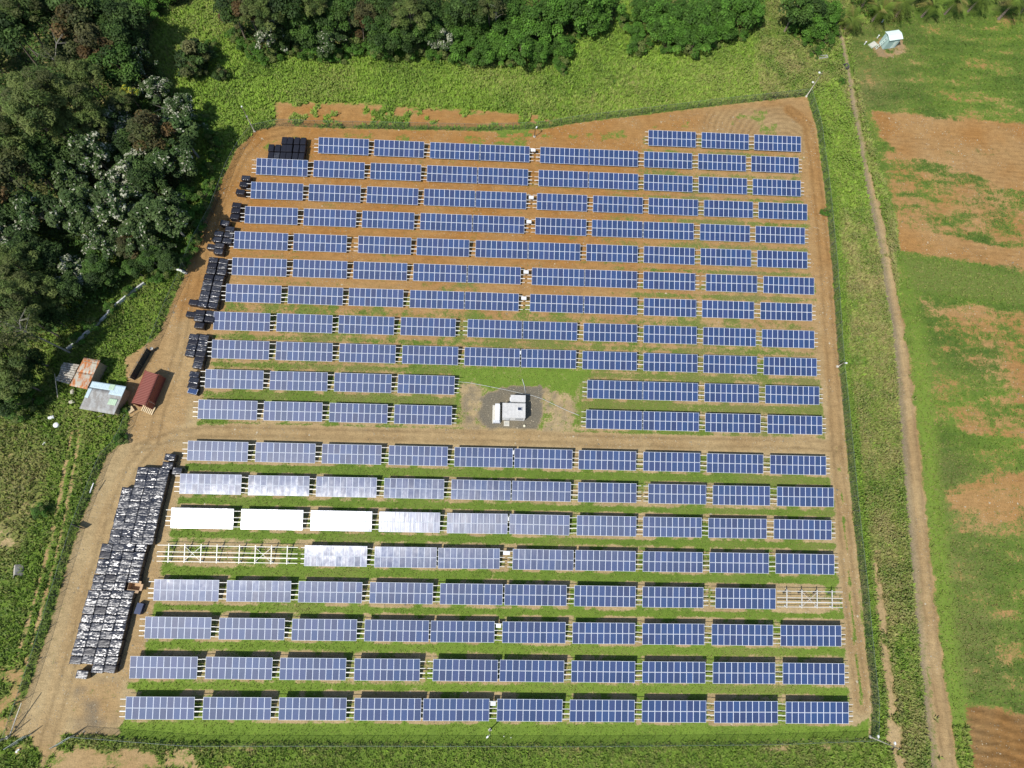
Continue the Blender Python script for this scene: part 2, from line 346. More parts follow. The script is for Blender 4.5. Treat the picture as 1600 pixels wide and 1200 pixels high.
    for k in ROWKEYS:
        x0 = min(t[0] for t in TABLES[k])-5.6; x1 = max(t[0] for t in TABLES[k])+5.9
        d = ROWY[k]-y
        if k == 'A': x0 = 28
        if k == 'P': x0 = -56.5
        if k == 'Q': x1 = 64.5
        mx = sstep(x, x0-.8, x0+.6)*(1-sstep(x, x1-.4, x1+1.0))
        g = ROWG[k]; gr = np.clip(g+(.38*sstep(x, 18, 38) if k in 'ABCDEFG' else 0.0), 0, 1)
        band = sstep(d, .3, .6)*(1-sstep(d, 1.35, 1.75))
        under = sstep(-d, 0.1, .4)*(1-sstep(-d, 2.9, 3.3))
        edge = (1-sstep(np.abs(d-.05), .12, .35))*(.7*sstep(n1, .35, .5) if k in 'BCDEFGHIJ' else .3)
        rowg = np.maximum(rowg, mx*np.maximum.reduce([band*gr*1.15, under*np.clip(gr, .1, .5), edge*np.clip(.3+g, 0, .9)]))
        if k in 'HIJKLMNOPQRST': rowg = np.maximum(rowg, mx*sstep(d, -3.3, -3.0)*(1-sstep(d, 2.2, 2.6))*(.28+.5*sstep(n2, .45, .65)*(.4 if k in 'HI' else .75)))
        if k in 'GHIJKL':          # softer, wider sward in the middle rows
            wide = sstep(d, -.1, .4)*(1-sstep(d, 2.0, 2.5)); rowg = np.maximum(rowg, mx*wide*(g-.2)*1.1)
        inrow = np.maximum(inrow, mx*sstep(d, -3.4, -3.1)*(1-sstep(d, 2.3, 2.6)))
    rowg = np.clip(rowg+.75*(n2-.5)*(rowg > .05)+.5*(n1-.5)*(rowg > .05), 0, 1)
    put(yard*inrow, dirt=1-rowg, lush=np.clip(.62+.5*(n1-.5)+.3*sstep(-y, -10, 20), 0, 1), dry=np.clip(.48+.9*(n1-.5)-.25*sstep(-y, -35, -10)+.12*sstep(x, 20, 50), 0, 1))
    put(poly(x, y, [(185,1133),(500,1134),(1000,1136),(1335,1138),(1358,1120),(1358,1160),(1000,1166),(600,1165),(130,1160),(190,1150)], .5)*yard, dirt=np.clip(.0+.7*(n2-.55), 0, .4), lush=np.clip(.8+.6*(n2-.5), 0, 1), dry=.08)
    ctr = poly(x, y, [(705,565),(930,575),(912,600),(900,672),(880,680),(715,672),(712,600)], .8)
    put(ctr, dirt=np.clip(.35+.9*(n2-.45), 0, 1), gravel=np.clip(1.6*(n2-.5), 0, .6), orange=.1, lush=.75, dry=.2)
    put(poly(x, y, [(706,574),(910,580),(905,592),(895,620),(848,604),(760,604),(724,598)], .8), dirt=np.clip(.1+.8*(n2-.5), 0, 1), lush=.8, dry=.15)
    put(poly(x, y, [(718,600),(752,600),(752,672),(724,672)], .7), dirt=np.clip(.75+.8*(n2-.5)+.5*(n4-.5), 0, 1), orange=.03, gravel=np.clip(.3+1.5*(n4-.5), 0, .7))
    put(poly(x, y, [(850,610),(892,615),(893,672),(850,675)], .7), dirt=np.clip(.75+.9*(n2-.5)+.5*(n4-.5), 0, 1), orange=.06, gravel=np.clip(.2+1.5*(n4-.5), 0, .6))
    gb = poly(x, y, [(766,611),(800,603),(848,603),(847,655),(842,671),(768,671),(749,662),(751,622)], .9)
    gb = sstep(gb+.7*(n4-.5)+.5*(n2-.5), .3, .7)*(gb > 0)
    put(gb, dirt=.97, gravel=np.clip(.95+.3*(n2-.5), 0, 1), orange=0.0)
    ys = yard
    put(poly(x, y, [(395,222),(418,206),(620,208),(850,214),(1000,200),(1130,172),(1240,165),(1268,190),(1268,240),(1005,200),(1000,250),(490,212),(395,250)], .6), dirt=np.clip(1.02-.55*sstep(fbm(x, y, 3.5, 77), .56, .68), 0, 1), orange=np.clip(1.0-.6*sstep(x, 35, 55), 0, 1))
    put(poly(x, y, [(740,205),(860,200),(860,214),(770,216)], .6)*sstep(n2, .4, .55), dirt=.15, dry=.35)
    for T, wd, og in ((TRACK_W, 3.9, .22), (TRACK_W2, 3.2, .5), (TRACK_M, 2.5, .22), (TRACK_E, 2.7, .3)):
        dd = seg_dist(x, y, GP(T)); yo = np.clip((y-20)/50, 0, 1)*.55
        put(1-sstep(dd+.5*(n2-.5), wd/2-.25, wd/2+.45), dirt=1.0, orange=np.clip(og+yo, 0, 1), gravel=0.0)
    mid = (1-sstep(seg_dist(x, y, GP(TRACK_E[7:])), .15, .45))*sstep(n2, .3, .5)
    put(mid, dirt=.35, lush=.6, dry=.3)
    put(poly(x, y, [(195,560),(300,490),(300,560),(290,660),(250,690),(205,690)], .8), dirt=1.0, orange=.42)
    put(poly(x, y, [(118,1062),(190,1062),(188,1125),(120,1150),(112,1110)], .8), dirt=np.clip(.85+.5*(n2-.5), 0, 1), orange=.35, gravel=np.clip(.1+2.0*(n2-.5), 0, .8))
    put(poly(x, y, [(130,1045),(255,690),(290,700),(215,1065)], .6), dirt=1.0, orange=.28)
    # south of the fence
    so_ = poly(x, y, [(120,1166),(600,1168),(1200,1166),(1385,1160),(1420,1260),(100,1260)], .6)
    put(so_, lush=np.clip(.6+.6*(n2-.5), 0, 1), dry=np.clip(.2+.6*(n1-.5), 0, 1), dirt=.0)
    put(line(x, y, [(190,1172),(600,1172),(900,1170),(1250,1169),(1350,1166)], .9, .45)*sstep(n2, .4, .55)*sstep(n1, .4, .6), dirt=.7, orange=.1, dry=.9)
    put(poly(x, y, [(20,1160),(120,1165),(330,1176),(420,1215),(-20,1260)], 1.2), dirt=np.clip(.44+1.2*(n2-.5)+1.2*(n1-.5), 0, 1), orange=.35)
    return dict(dirt=np.clip(dirt, 0, 1), dry=np.clip(dry, 0, 1), lush=np.clip(lush, 0, 1), orange=np.clip(orange, 0, 1), gravel=np.clip(gravel, 0, 1), yard=yard)

def ruts(x, y):
    r = np.zeros_like(x)
    for T, ofs in ((TRACK_W, .85), (TRACK_W2, .8), (TRACK_M, .75), (TRACK_E, .8), (FARMTRK, .8)):
        d = seg_dist(x, y, GP(T)); r = np.maximum(r, np.exp(-((d-ofs)/.28)**2)*(.6+.6*(fbm(x, y, 3, 88)-.5)))
    fl = poly(x, y, FIELD, 1.0)
    r = np.maximum(r, fl*.34*sstep(np.sin((y+.10*x)*5.6+2.2*vnoise(x, y, 9, 6)), -.2, .9)*sstep(fbm(x*.5, y, 4, 97), .36, .6))
    # turning marks at the north-east corner
    c = GP([(1228,230)])[0]; d = np.hypot(x-c[0], y-c[1]); q = poly(x, y, [(1100,175),(1240,160),(1268,200),(1262,240),(1100,205)], 1.5)
    r = np.maximum(r, q*(.5+.5*np.sin(d*5.2+2*vnoise(x, y, 4, 3)))*.55)
    pl = poly(x, y, [(1497,1100),(1640,1112),(1640,1230),(1510,1230),(1492,1150)], 1.0)
    r = np.maximum(r, pl*(.55+.9*fbm(x*.18+y*.05, y+.22*x, .8, 99, 4)*sstep(np.sin((y*.97+x*.22)*4.2+4*vnoise(x, y, 3, 5)), -.6, .8)))
    return r
def terrain_z(x, y):
    z = .10*(fbm(x, y, 14, 61)-.5)
    z = z-.55*(1-sstep(seg_dist(x, y, GP(DITCH)), .15, .8))
    pl = poly(x, y, [(1497,1100),(1640,1112),(1640,1230),(1510,1230),(1492,1150)], 1.0)
    z = z+pl*.16*np.sin((y*.97+x*.22)*4.2+4*vnoise(x, y, 3, 5))*(.4+vnoise(x, y, 1.5, 8))+pl*.12*(vnoise(x, y, .6, 4)-.5)
    return z
fx = np.arange(-118, 140.01, .42); fy = np.arange(-38, 148.01, .42)
ox = np.array([8, 20, 45, 100, 220, 500, 1200, 3000.])
gx = np.concatenate([fx[0]-ox[::-1], fx, fx[-1]+ox]); gy = np.concatenate([fy[0]-ox[::-1], fy, fy[-1]+ox])
GX, GY = np.meshgrid(gx, gy, indexing='xy')
FLD = fields(GX.ravel(), GY.ravel()); RUT = ruts(GX.ravel(), GY.ravel())
gz = terrain_z(GX.ravel(), GY.ravel())
fade = (np.abs(GX.ravel()) < 150)*(GY.ravel() < 160)
gz = gz*fade
nx, ny = len(gx), len(gy)
idx = np.arange(nx*ny).reshape(ny, nx)
Q = np.stack([idx[:-1, :-1], idx[:-1, 1:], idx[1:, 1:], idx[1:, :-1]], -1).reshape(-1, 4)
cx = GX.ravel()[Q].mean(1); cy = GY.ravel()[Q].mean(1)
V = np.stack([GX.ravel(), GY.ravel(), gz], -1)
near = (np.abs(cx) < 135) & (cy > -36) & (cy < 146)
cls = np.zeros(len(Q), int)
def near_line(T, wd): return seg_dist(cx, cy, GP(T)) < wd/2
cls[(poly(cx, cy, FIELD, .3) > .5) & near] = 2
cls[near_line(FARMTRK, 2.6) & (cy < 62)] = 3
cls[near_line(DITCH, 1.2)] = 4
cls[near_line(TRACK_W, 3.9) | near_line(TRACK_W2, 3.2) | near_line(TRACK_M, 2.6) | near_line(TRACK_E, 2.7)] = 1
cls[poly(cx, cy, [(766,611),(800,603),(848,603),(847,655),(842,671),(768,671),(749,662),(751,622)], .3) > .5] = 5

def ground_mat():
    t = NT('ground_cover'); P = t.n('NewGeometry').outputs['Position']
    n1 = t.noise(P, 0.9, 5, .6); n2 = t.noise(P, 3.5, 4, .6); n3 = t.noise(P, 9.0, 3, .6)
    nb = t.noise(P, .12, 3, .5)
    a = t.attr('dirt'); e = t.math('ADD', a, t.math('MULTIPLY', t.math('SUBTRACT', n1, .5), 1.1))
    e = t.math('ADD', e, t.math('MULTIPLY', t.math('SUBTRACT', n2, .5), .9))
    dm = t.ramp(e, .30, .70)
    orange = t.mix(t.ramp(nb, .3, .7), (.325, .160, .046), (.355, .20, .072))
    tan = t.mix(t.ramp(nb, .3, .7), (.36, .265, .135), (.43, .325, .17))
    soil = t.mix(t.attr('orange'), tan, orange)
    stm = t.mapping(P, (.35, 1.6, 1)); ns = t.noise(stm, 1.3, 5, .65)
    k = t.math('ADD', t.ramp(n1, .25, .75, .82, 1.14, False), t.math('MULTIPLY', t.math('SUBTRACT', ns, .5), .55))
    k = t.math('ADD', k, t.math('MULTIPLY', t.math('SUBTRACT', n3, .5), 1.1))
    k = t.math('ADD', k, t.math('MULTIPLY', t.math('SUBTRACT', n2, .5), .55))
    k = t.math('MULTIPLY', k, t.math('SUBTRACT', 1.0, t.math('MULTIPLY', t.attr('rut'), .42)))
    sx = t.n('VectorMath', operation='SCALE'); t.l(soil, sx.inputs[0]); t.l(k, sx.inputs['Scale'])
    soil = sx.outputs[0]
    soil = t.mix(t.math('MULTIPLY', t.attr('gravel'), .9), soil, t.mix(t.ramp(n3, .35, .7), (.075, .071, .056), (.21, .195, .155)))
    peb = t.n('TexVoronoi'); peb.inputs['Scale'].default_value = 2.2; t.l(P, peb.inputs['Vector'])
    pm = t.math('MULTIPLY', t.ramp(peb.outputs['Distance'], .10, .05), t.ramp(n1, .52, .7))
    soil = t.mix(t.math('MULTIPLY', pm, .55), soil, (.52, .46, .36))
    # grass
    l = t.math('ADD', t.attr('lush'), t.math('MULTIPLY', t.math('SUBTRACT', n1, .5), .8)); l = t.math('ADD', l, t.math('MULTIPLY', t.math('SUBTRACT', n3, .5), .8), clamp=True)
    gr = t.mix(l, (.060, .105, .020), (.170, .255, .036))
    d = t.math('ADD', t.attr('dry'), t.math('MULTIPLY', t.math('SUBTRACT', n2, .5), .9)); d = t.ramp(d, .25, .95)
    gr = t.mix(d, gr, t.mix(n2, (.15, .14, .045), (.27, .22, .10)))
    col = t.mix(dm, gr, soil)
    t.l(col, t.b.inputs['Base Color']); t.b.inputs['Roughness'].default_value = .95; t.b.inputs['Specular IOR Level'].default_value = .12
    h = t.math('ADD', t.math('MULTIPLY', n2, .8), t.math('MULTIPLY', n3, .5)); t.bump(h, .75, .16)
    return t.m
M_GND = ground_mat()
for c, nm in ((0, 'ground'), (1, 'dirt_road'), (2, 'farm_field'), (3, 'farm_track'), (4, 'drainage_ditch'), (5, 'gravel_yard')):
    F = Q[cls == c]; u, inv = np.unique(F, return_inverse=True); F = inv.reshape(F.shape)
    me = np_mesh(nm, V[u], F, [M_GND], {'dirt': FLD['dirt'][u], 'dry': FLD['dry'][u], 'lush': FLD['lush'][u], 'orange': FLD['orange'][u], 'gravel': FLD['gravel'][u], 'rut': RUT[u]}, True)
    props(link(nm, me), kind='structure')
FG = {k: v.reshape(ny, nx) for k, v in FLD.items()}
def samp(k, x, y):
    ix = np.clip(((x-fx[0])/.42+.5).astype(int), 0, len(fx)-1)+8; iy = np.clip(((y-fy[0])/.42+.5).astype(int), 0, len(fy)-1)+8
    return FG[k][iy, ix]
GZ = gz.reshape(ny, nx)
def zat(x, y):
    ix = np.clip(((x-fx[0])/.42+.5).astype(int), 0, len(fx)-1)+8; iy = np.clip(((y-fy[0])/.42+.5).astype(int), 0, len(fy)-1)+8
    return GZ[iy, ix]

# ------------------------------------------------------------------ grass and weeds (nobody could count them)
def tufts(name, X, Y, h, wd, cols, label, blades=5, spread=.35, lean=.9, seed=1):
    r = np.random.default_rng(seed); n = len(X)
    h = h*np.ones(n)*r.uniform(.55, 1.3, n)
    z = zat(X, Y)
    V_ = np.empty((n, blades, 3, 3)); C_ = np.empty((n, blades, 3, 3))
    for b in range(blades):
        an = r.uniform(0, 2*np.pi, n); rad = r.uniform(0, spread, n)*h; bx = X+np.cos(an)*rad; by = Y+np.sin(an)*rad
        a2 = an+r.normal(0, .7, n); ln = h*r.uniform(.25, lean, n); wx = -np.sin(a2)*wd*h/2; wy = np.cos(a2)*wd*h/2
        V_[:, b, 0] = np.stack([bx-wx, by-wy, z-.02], -1); V_[:, b, 1] = np.stack([bx+wx, by+wy, z-.02], -1)
        V_[:, b, 2] = np.stack([bx+np.cos(a2)*ln, by+np.sin(a2)*ln, z+h*r.uniform(.6, 1.0, n)], -1)
        C_[:, b] = (cols*r.uniform(.75, 1.3, (n, 1)))[:, None, :]
    me = np_mesh(name, V_.reshape(-1, 3), np.arange(n*blades*3).reshape(-1, 3), [M_GRS], {'tint': C_.reshape(-1, 3)})
    o = link(name, me); props(o, label, 'grass' if 'grass' in name else 'weeds', kind='stuff'); return o
def gcols(X, Y, r, dry=None, k=1.0):
    l = np.clip(samp('lush', X, Y)+r.normal(0, .22, len(X)), 0, 1)[:, None]; d = np.clip(samp('dry', X, Y)+r.normal(0, .2, len(X)), 0, 1)[:, None]
    g = (1-l)*np.array([.060, .118, .020])+l*np.array([.200, .315, .038])
    return 1.12*k*((1-d)*g+d*np.array([.29, .245, .10]))
def scatter(n, x0, x1, y0, y1, keep, r):
    X = r.uniform(x0, x1, n); Y = r.uniform(y0, y1, n); m = keep(X, Y); return X[m], Y[m]
def in_frame(X, Y, pad=60):
    P = np.stack([X, Y, np.zeros_like(X)], -1)-CAM; zz = P @ FWD
    u = 800+FPX*(P @ RT)/zz; v = 600-FPX*(P @ UP)/zz
    return (u > -pad) & (u < 1600+pad) & (v > -pad) & (v < 1200+pad)
r = np.random.default_rng(5)
X, Y = scatter(60000, -75, 72, 80, 140, lambda X, Y: (samp('yard', X, Y) < .3) & in_frame(X, Y) & (samp('dirt', X, Y) < .34+.2*r.random(len(X))), r)
tufts('tall_grass', X, Y, .6, .45, gcols(X, Y, r, k=1.15), 'tall yellow green grass between the north fence and the trees', seed=2)
X, Y = scatter(52000, 60, 95, -36, 140, lambda X, Y: (samp('yard', X, Y) < .3) & in_frame(X, Y) & (poly(X, Y, FIELD, .3) < .3) & (seg_dist(X, Y, GP(DITCH)) > .8) & (samp('dirt', X, Y) < .5) & (vnoise(X, Y, 3, 9) > .18), r)
tufts('tall_weeds', X, Y, .6, .6, gcols(X, Y, r, k=1.05), 'olive tangle of tall weeds between the east fence and the ditch', blades=6, seed=3)
X, Y = scatter(45000, -112, -38, -36, 75, lambda X, Y: (samp('yard', X, Y) < .3) & in_frame(X, Y) & (samp('dirt', X, Y) < .3+.3*r.random(len(X))), r)
tufts('green_weeds', X, Y, .6, .45, gcols(X, Y, r), 'green weeds covering the land west of the fence', seed=4)
X, Y = scatter(170000, -68, 70, -26, 92, lambda X, Y: (samp('yard', X, Y) > .6) & (samp('dirt', X, Y) < .25+.45*r.random(len(X))), r)
tufts('row_grass', X, Y, .20, .5, gcols(X, Y, r, k=1.12), 'short green grass growing between the rows of solar tables', blades=4, lean=.8, seed=5)
X, Y = scatter(95000, 60, 136, -36, 140, lambda X, Y: in_frame(X, Y) & (poly(X, Y, FIELD, .3) > .5) & (samp('dirt', X, Y) < .2+.4*r.random(len(X))), r)
tufts('field_grass', X, Y, .3, .45, gcols(X, Y, r, k=.9), 'low green grass patches on the farm field', blades=4, seed=6)
X, Y = scatter(26000, -70, 80, -37, -22, lambda X, Y: (samp('yard', X, Y) < .4) & in_frame(X, Y) & (samp('dirt', X, Y) < .45), r)
tufts('verge_grass', X, Y, .45, .45, gcols(X, Y, r), 'thick green grass verge below the south fence', seed=7)

def stones(name, n, keep, label, seed, box):
    r = np.random.default_rng(seed); X, Y = scatter(n, *box, keep, r); m = len(X)
    s = r.uniform(.03, .10, m)**1.0*np.where(r.random(m) < .04, 2.2, 1.0)
    D = np.array([(1, 0, 0), (0, 1, 0), (-1, 0, 0), (0, -1, 0), (0, 0, .8)], float)
    V_ = np.stack([X, Y, zat(X, Y)+.0], -1)[:, None, :]+D[None]*s[:, None, None]*r.uniform(.6, 1.4, (m, 5, 1))
    F1 = np.array([(0, 1, 4), (1, 2, 4), (2, 3, 4), (3, 0, 4)]); F_ = (np.arange(m)[:, None, None]*5+F1[None]).reshape(-1, 3)
    c = np.array([.34, .29, .20])*r.uniform(.5, 1.4, (m, 1)); me = np_mesh(name, V_.reshape(-1, 3), F_, [M_STN], {'tint': np.repeat(c, 5, 0)}); props(link(name, me), label, 'stones', kind='stuff')
M_STN = colattr('stone_chips', .9, .2)
stones('loose_stones', 60000, lambda X, Y: (samp('yard', X, Y) > .6) & (samp('dirt', X, Y) > .7) & (fbm(X, Y, 4, 123) > .46), 'loose stones and clods scattered over the dirt roads', 31, (-68, 70, -34, 96))
stones('field_clods', 30000, lambda X, Y: (samp('yard', X, Y) < .3) & (samp('dirt', X, Y) > .6) & in_frame(X, Y) & (fbm(X, Y, 4, 124) > .46), 'clods and stones on the bare parts of the farm field', 32, (60, 136, -36, 140))
# ------------------------------------------------------------------ solar tables
TILT = 0.2546; PL = 10.14; SLOPE = 3.34; ZB = 0.60
def panel_mats():
    t = NT('solar_cells'); o = t.coord()
    s = t.n('SeparateXYZ'); t.l(o, s.inputs[0])
    def grid(sock, pitch, wd, ofs):
        f = t.math('FRACT', t.math('ADD', t.math('DIVIDE', sock, pitch), ofs)); return t.math('LESS_THAN', f, wd)
    gl = t.math('MAXIMUM', grid(s.outputs[0], .158, .05, .5), grid(s.outputs[1], .158, .05, 0.0))
    oi = t.n('ObjectInfo').outputs['Random']
    pv = t.n('TexVoronoi'); pv.inputs['Scale'].default_value = 24; t.l(o, pv.inputs['Vector'])
    fl = t.n('SeparateColor'); t.l(pv.outputs['Color'], fl.inputs[0])
    c = t.mix(t.ramp(oi, 0, 1, 0, 1, False), (.020, .051, .142), (.026, .044, .126))
    k = t.math('MULTIPLY', t.math('ADD', .8, t.math('MULTIPLY', fl.outputs[0], .4)), t.math('ADD', .82, t.math('MULTIPLY', t.math('FRACT', t.math('MULTIPLY', oi, 17.3)), .40)))
    sx = t.n('VectorMath', operation='SCALE'); t.l(c, sx.inputs[0]); t.l(k, sx.inputs['Scale'])
    t.l(t.mix(t.math('MULTIPLY', gl, .5), sx.outputs[0], (.18, .22, .32)), t.b.inputs['Base Color'])
    t.b.inputs['Roughness'].default_value = .21; t.b.inputs['Specular IOR Level'].default_value = .5
    t.b.inputs['Coat Weight'].default_value = .6; t.b.inputs['Coat Roughness'].default_value = .46
    # slightly wavy textured glass
    P = t.n('NewGeometry').outputs['Position']
    jx = t.math('MULTIPLY', t.math('SUBTRACT', t.noise(t.mapping(P, (9, .3, .3)), 1.0, 2, .5), .5), .16)
    jy = t.math('MULTIPLY', t.math('SUBTRACT', t.noise(t.mapping(P, (1.5, 1.2, 1)), 1.0, 2), .5), .03)
    # ribbed solar glass spreads a highlight mostly along the table
    tg = t.n('CombineXYZ'); tg.inputs[0].default_value = 1.0; t.l(tg.outputs[0], t.b.inputs['Tangent']); t.b.inputs['Anisotropic'].default_value = .94
    jy = t.math('ADD', jy, .006)
    t.jitter(jx, jy)
    return t.m
M_CELL = panel_mats()
M_ALU = simple('aluminium_frame', (.74, .78, .84), .62, 0, .04, 6, 0, .3)
M_GALV = simple('galvanised_steel', (.66, .64, .58), .55, .15, .12, 5)
M_TIMB = simple('pale_post', (.52, .47, .38), .7, 0, .15, 4)
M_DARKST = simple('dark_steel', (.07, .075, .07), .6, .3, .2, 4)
PW, PH, FRM = .994, 1.645, .033
def panel_mesh():
    b = MB(); w2, h2 = PW/2, PH/2; z = .04
    b.cur = 1
    b.box((0, h2-FRM/2, z/2), (PW, FRM, z)); b.box((0, -h2+FRM/2, z/2), (PW, FRM, z))
    b.box((-w2+FRM/2, 0, z/2), (FRM, PH-2*FRM, z)); b.box((w2-FRM/2, 0, z/2), (FRM, PH-2*FRM, z))
    b.cur = 0; b.box((0, 0, z/2-.001), (PW-2*FRM, PH-2*FRM, z-.006))
    return b.mesh('solar_panel', [M_CELL, M_ALU])
PANEL = panel_mesh()
_pc = {}
def purlin_mesh(l, r_, wide):
    key = (round(l, 2), round(r_, 2), wide)
    if key not in _pc:
        b = MB(); x0 = -PL/2-key[0]; x1 = PL/2+key[1]; wd = .15 if wide else .085
        b.box(((x0+x1)/2, 0, -.03), (x1-x0, wd, .05)); b.box(((x0+x1)/2, wd/2-.012, -.085), (x1-x0, .02, .06))
        _pc[key] = b.mesh('purlin', [M_GALV])
    return _pc[key]
def rafter_mesh():
    b = MB(); b.box((0, SLOPE/2, -.17), (.13, SLOPE-.3, .11)); return b.mesh('rafter', [M_GALV])
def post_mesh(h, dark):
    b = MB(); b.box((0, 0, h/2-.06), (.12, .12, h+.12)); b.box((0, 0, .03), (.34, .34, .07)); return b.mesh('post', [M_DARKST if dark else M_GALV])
def brace_mesh(L):
    b = MB(); b.box((0, 0, 0), (L, .05, .03)); return b.mesh('brace', [M_GALV])
RAFT = rafter_mesh()
RX = (-3.85, -1.3, 1.3, 3.85)
def zt(v): return ZB + v*math.sin(TILT)
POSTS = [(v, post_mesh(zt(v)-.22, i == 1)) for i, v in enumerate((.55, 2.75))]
VY = (.38, 1.17, 1.90, 2.95)
XL = math.hypot(2.6, 2.3); XB = brace_mesh(XL)
def rack(root, l, r_, bare=False):
    for i, v in enumerate(VY):
        link('purlin', purlin_mesh(l, r_, i == 1), root, None, (0, v*math.cos(TILT), zt(v)), (TILT, 0, 0))
    for x in RX:
        link('rafter', RAFT, root, None, (x, 0, ZB), (TILT, 0, 0))
        for v, me in POSTS: link('post', me, root, None, (x, v*math.cos(TILT), 0))
    if bare:
        a = math.atan2(2.3, 2.6)
        for s in (1, -1):
            Rm = Matrix.Rotation(TILT, 4, 'X') @ Matrix.Rotation(s*a, 4, 'Z')
            o = link('brace', XB, root, None, (0, 1.67*math.cos(TILT), zt(1.67)-.12 if s > 0 else zt(1.67)-.155)); o.rotation_euler = Rm.to_euler()
        # dark struts from rear posts
        for x in RX:
            b = MB(); b.beam((x+.1, 2.75*math.cos(TILT), .35), (x+.75, 2.2, zt(2.2)-.2), .06, .06); b.build('strut', M_DARKST, root)
ORD = 'first second third fourth fifth sixth seventh eighth ninth tenth eleventh twelfth'.split()
SHADE = {'O': {0: 'glaring white solar table', 1: 'glaring white solar table', 2: 'glaring white solar table', 3: 'silvery solar table'},
         'N': {0: 'pale glinting solar table'}, 'P': {0: 'pale silvery solar table'}}
def rowname(k):
    i = ROWKEYS.index(k)
    return ('%s row above' % ORD[11-i] if i < 12 else '%s row below' % ORD[i-12])+' the middle dirt road'
rj = random.Random(3)
LEFTOUT = set('BCDEFGHJKLMNOPQRT'); RIGHTOUT = set('BCEFHIJKLMOPRST')
def make_table(k, i, n, x, y, l, r_):
    name = SHADE.get(k, {}).get(i, 'blue solar table')
    side = ORD[i]+' from left' if i < (n+1)//2 else (ORD[n-1-i]+' from right' if i < n-1 else 'rightmost')
    if i == 0: side = 'leftmost'
    t = thing('solar_table', '%s, %s in %s' % (name, side, rowname(k)), 'solar table', (x, y, 0), group='tilted solar tables standing in rows')
    dt = R_(rj.gauss(0, .12)); t.rotation_euler = (0, 0, R_(rj.gauss(0, .12)))
    rack(t, l, r_)
    for a in range(2):
        for c in range(10):
            v = .5*PH+.012+a*(PH+.036)
            link('solar_panel', PANEL, t, None, (-PL/2+.507+c*1.014, v*math.cos(TILT)-.0, zt(v)+.0), (TILT+dt*.5+R_(rj.gauss(0, .14)), R_(rj.gauss(0, .3)), 0))
    return t
for k in ROWKEYS:
    T = TABLES[k]; n = len(T)
    for i, (x, y) in enumerate(T):
        def reach(g):
            if g < .5: return max(g/2-.03, .02)
            if g < 1.6: return g/2-.012
            return min(g/2-.05, .85)
        l = reach(x-T[i-1][0]-PL) if i else (.88 if k in LEFTOUT else .04)
        r_ = reach(T[i+1][0]-x-PL) if i < n-1 else (.72 if k in RIGHTOUT else .04)
        if k == 'P' and i == 0: l = .6
        if k == 'Q' and i == n-1: r_ = .04
        if k == 'A' and i == 0: l = .75
        make_table(k, i, n, x, y, l, r_)
for (px, py), lab in (((299.5, 881), 'bare white mounting rack without panels, at the left end of its row'), ((410, 882.5), 'bare white mounting rack between the empty end rack and a pale solar table'), ((1265.5, 951.2), 'bare white mounting rack without panels at the right end by the east track')):
    g = G(px, py, .6); yb = TABLES['P'][0][1] if py < 900 else TABLES['Q'][-1][1]
    t = thing('mounting_rack', lab, 'mounting rack', (g[0], yb, 0), group='empty panel mounting racks')
    rack(t, .52, .52, True)

# combiner boxes in the gaps
M_WHITE = simple('white_paint', (.78, .78, .76), .45, 0, .04, 3)
M_GREYP = simple('grey_plastic', (.35, .36, .36), .5, 0, .08, 3)
bx = MB(); bx.box((0, 0, .0), (.72, .3, .62)); bx.cur = 0
boxm = None
def combiner(px, py, k, wd, where):
    g = G(px, py, 1.3); t = thing('combiner_box', 'white electrical combiner box in the gap of the '+rowname(k), 'electrical box', (g[0], g[1], 0), group='combiner boxes mounted in gaps between tables')
    b = MB(); b.box((0, 0, 1.28), (wd, .62, .26)); b.build('housing', M_WHITE, t, smooth=False)
    b = MB(); b.box((0, -.02, 1.425), (wd*.86, .5, .03)); b.build('lid', M_WHITE, t)
    for s in (-1, 1):
        b = MB(); b.tube([(s*wd*.35, .1, 0), (s*wd*.35, .1, 1.15)], .04, 8); b.build('leg', M_DARKST, t)
    b = MB(); b.tube([(0, -.1, 0), (0, -.1, 1.15)], .03, 8); b.build('conduit', M_GREYP, t)
for a in ((833, 234.5, 'B', .95), (830, 308.5, 'D', .95), (826.5, 346.5, 'E', .95), (822, 425, 'G', .95), (818.5, 466, 'H', .95), (791.5, 864, 'P', 1.1), (779, 977.5, 'R', .8), (770.5, 1099, 'T', .8), (802.3, 707, 'M', .22), (794.6, 811, 'O', .22), (813, 551, 'J', .2)):
    combiner(a[0], a[1], a[2], a[3], '')

# ------------------------------------------------------------------ shrink-wrapped pallets
def wrap_mat():
    t = NT('black_shrink_wrap'); o = t.n('NewGeometry').outputs['Position']
    oi = t.n('ObjectInfo').outputs['Random']
    m = t.mapping(o, (.75, 2.6, 1.6)); n1 = t.noise(m, 1.2, 4, .6, 1.2); n2 = t.noise(t.mapping(o, (1.8, 8, 5)), 1.6, 3, .6, .6)
    n3 = t.noise(t.mapping(o, (1.1, 1.9, 1)), 1.0, 3, .6, .8)
    jy = t.math('ADD', t.math('MULTIPLY', t.math('SUBTRACT', n1, .48), 1.7), t.math('MULTIPLY', t.math('SUBTRACT', n2, .5), .9)); jx = t.math('MULTIPLY', t.math('SUBTRACT', n3, .5), .8)
    t.jitter(jx, jy); t.b.inputs['IOR'].default_value = 1.9
    t.val(t.b.inputs['Base Color'], (.02, .02, .026)); t.l(t.ramp(oi, 0, 1, .30, .46, False), t.b.inputs['Roughness'])
    t.b.inputs['Specular IOR Level'].default_value = .5
    return t.m
def dull_wrap():
    t = NT('dull_black_wrap'); o = t.coord(); t.bump(t.noise(t.mapping(o, (1.5, 5, 3)), 2, 3), .35, .08)
    t.val(t.b.inputs['Base Color'], (.016, .016, .022)); t.b.inputs['Roughness'].default_value = .38; return t.m
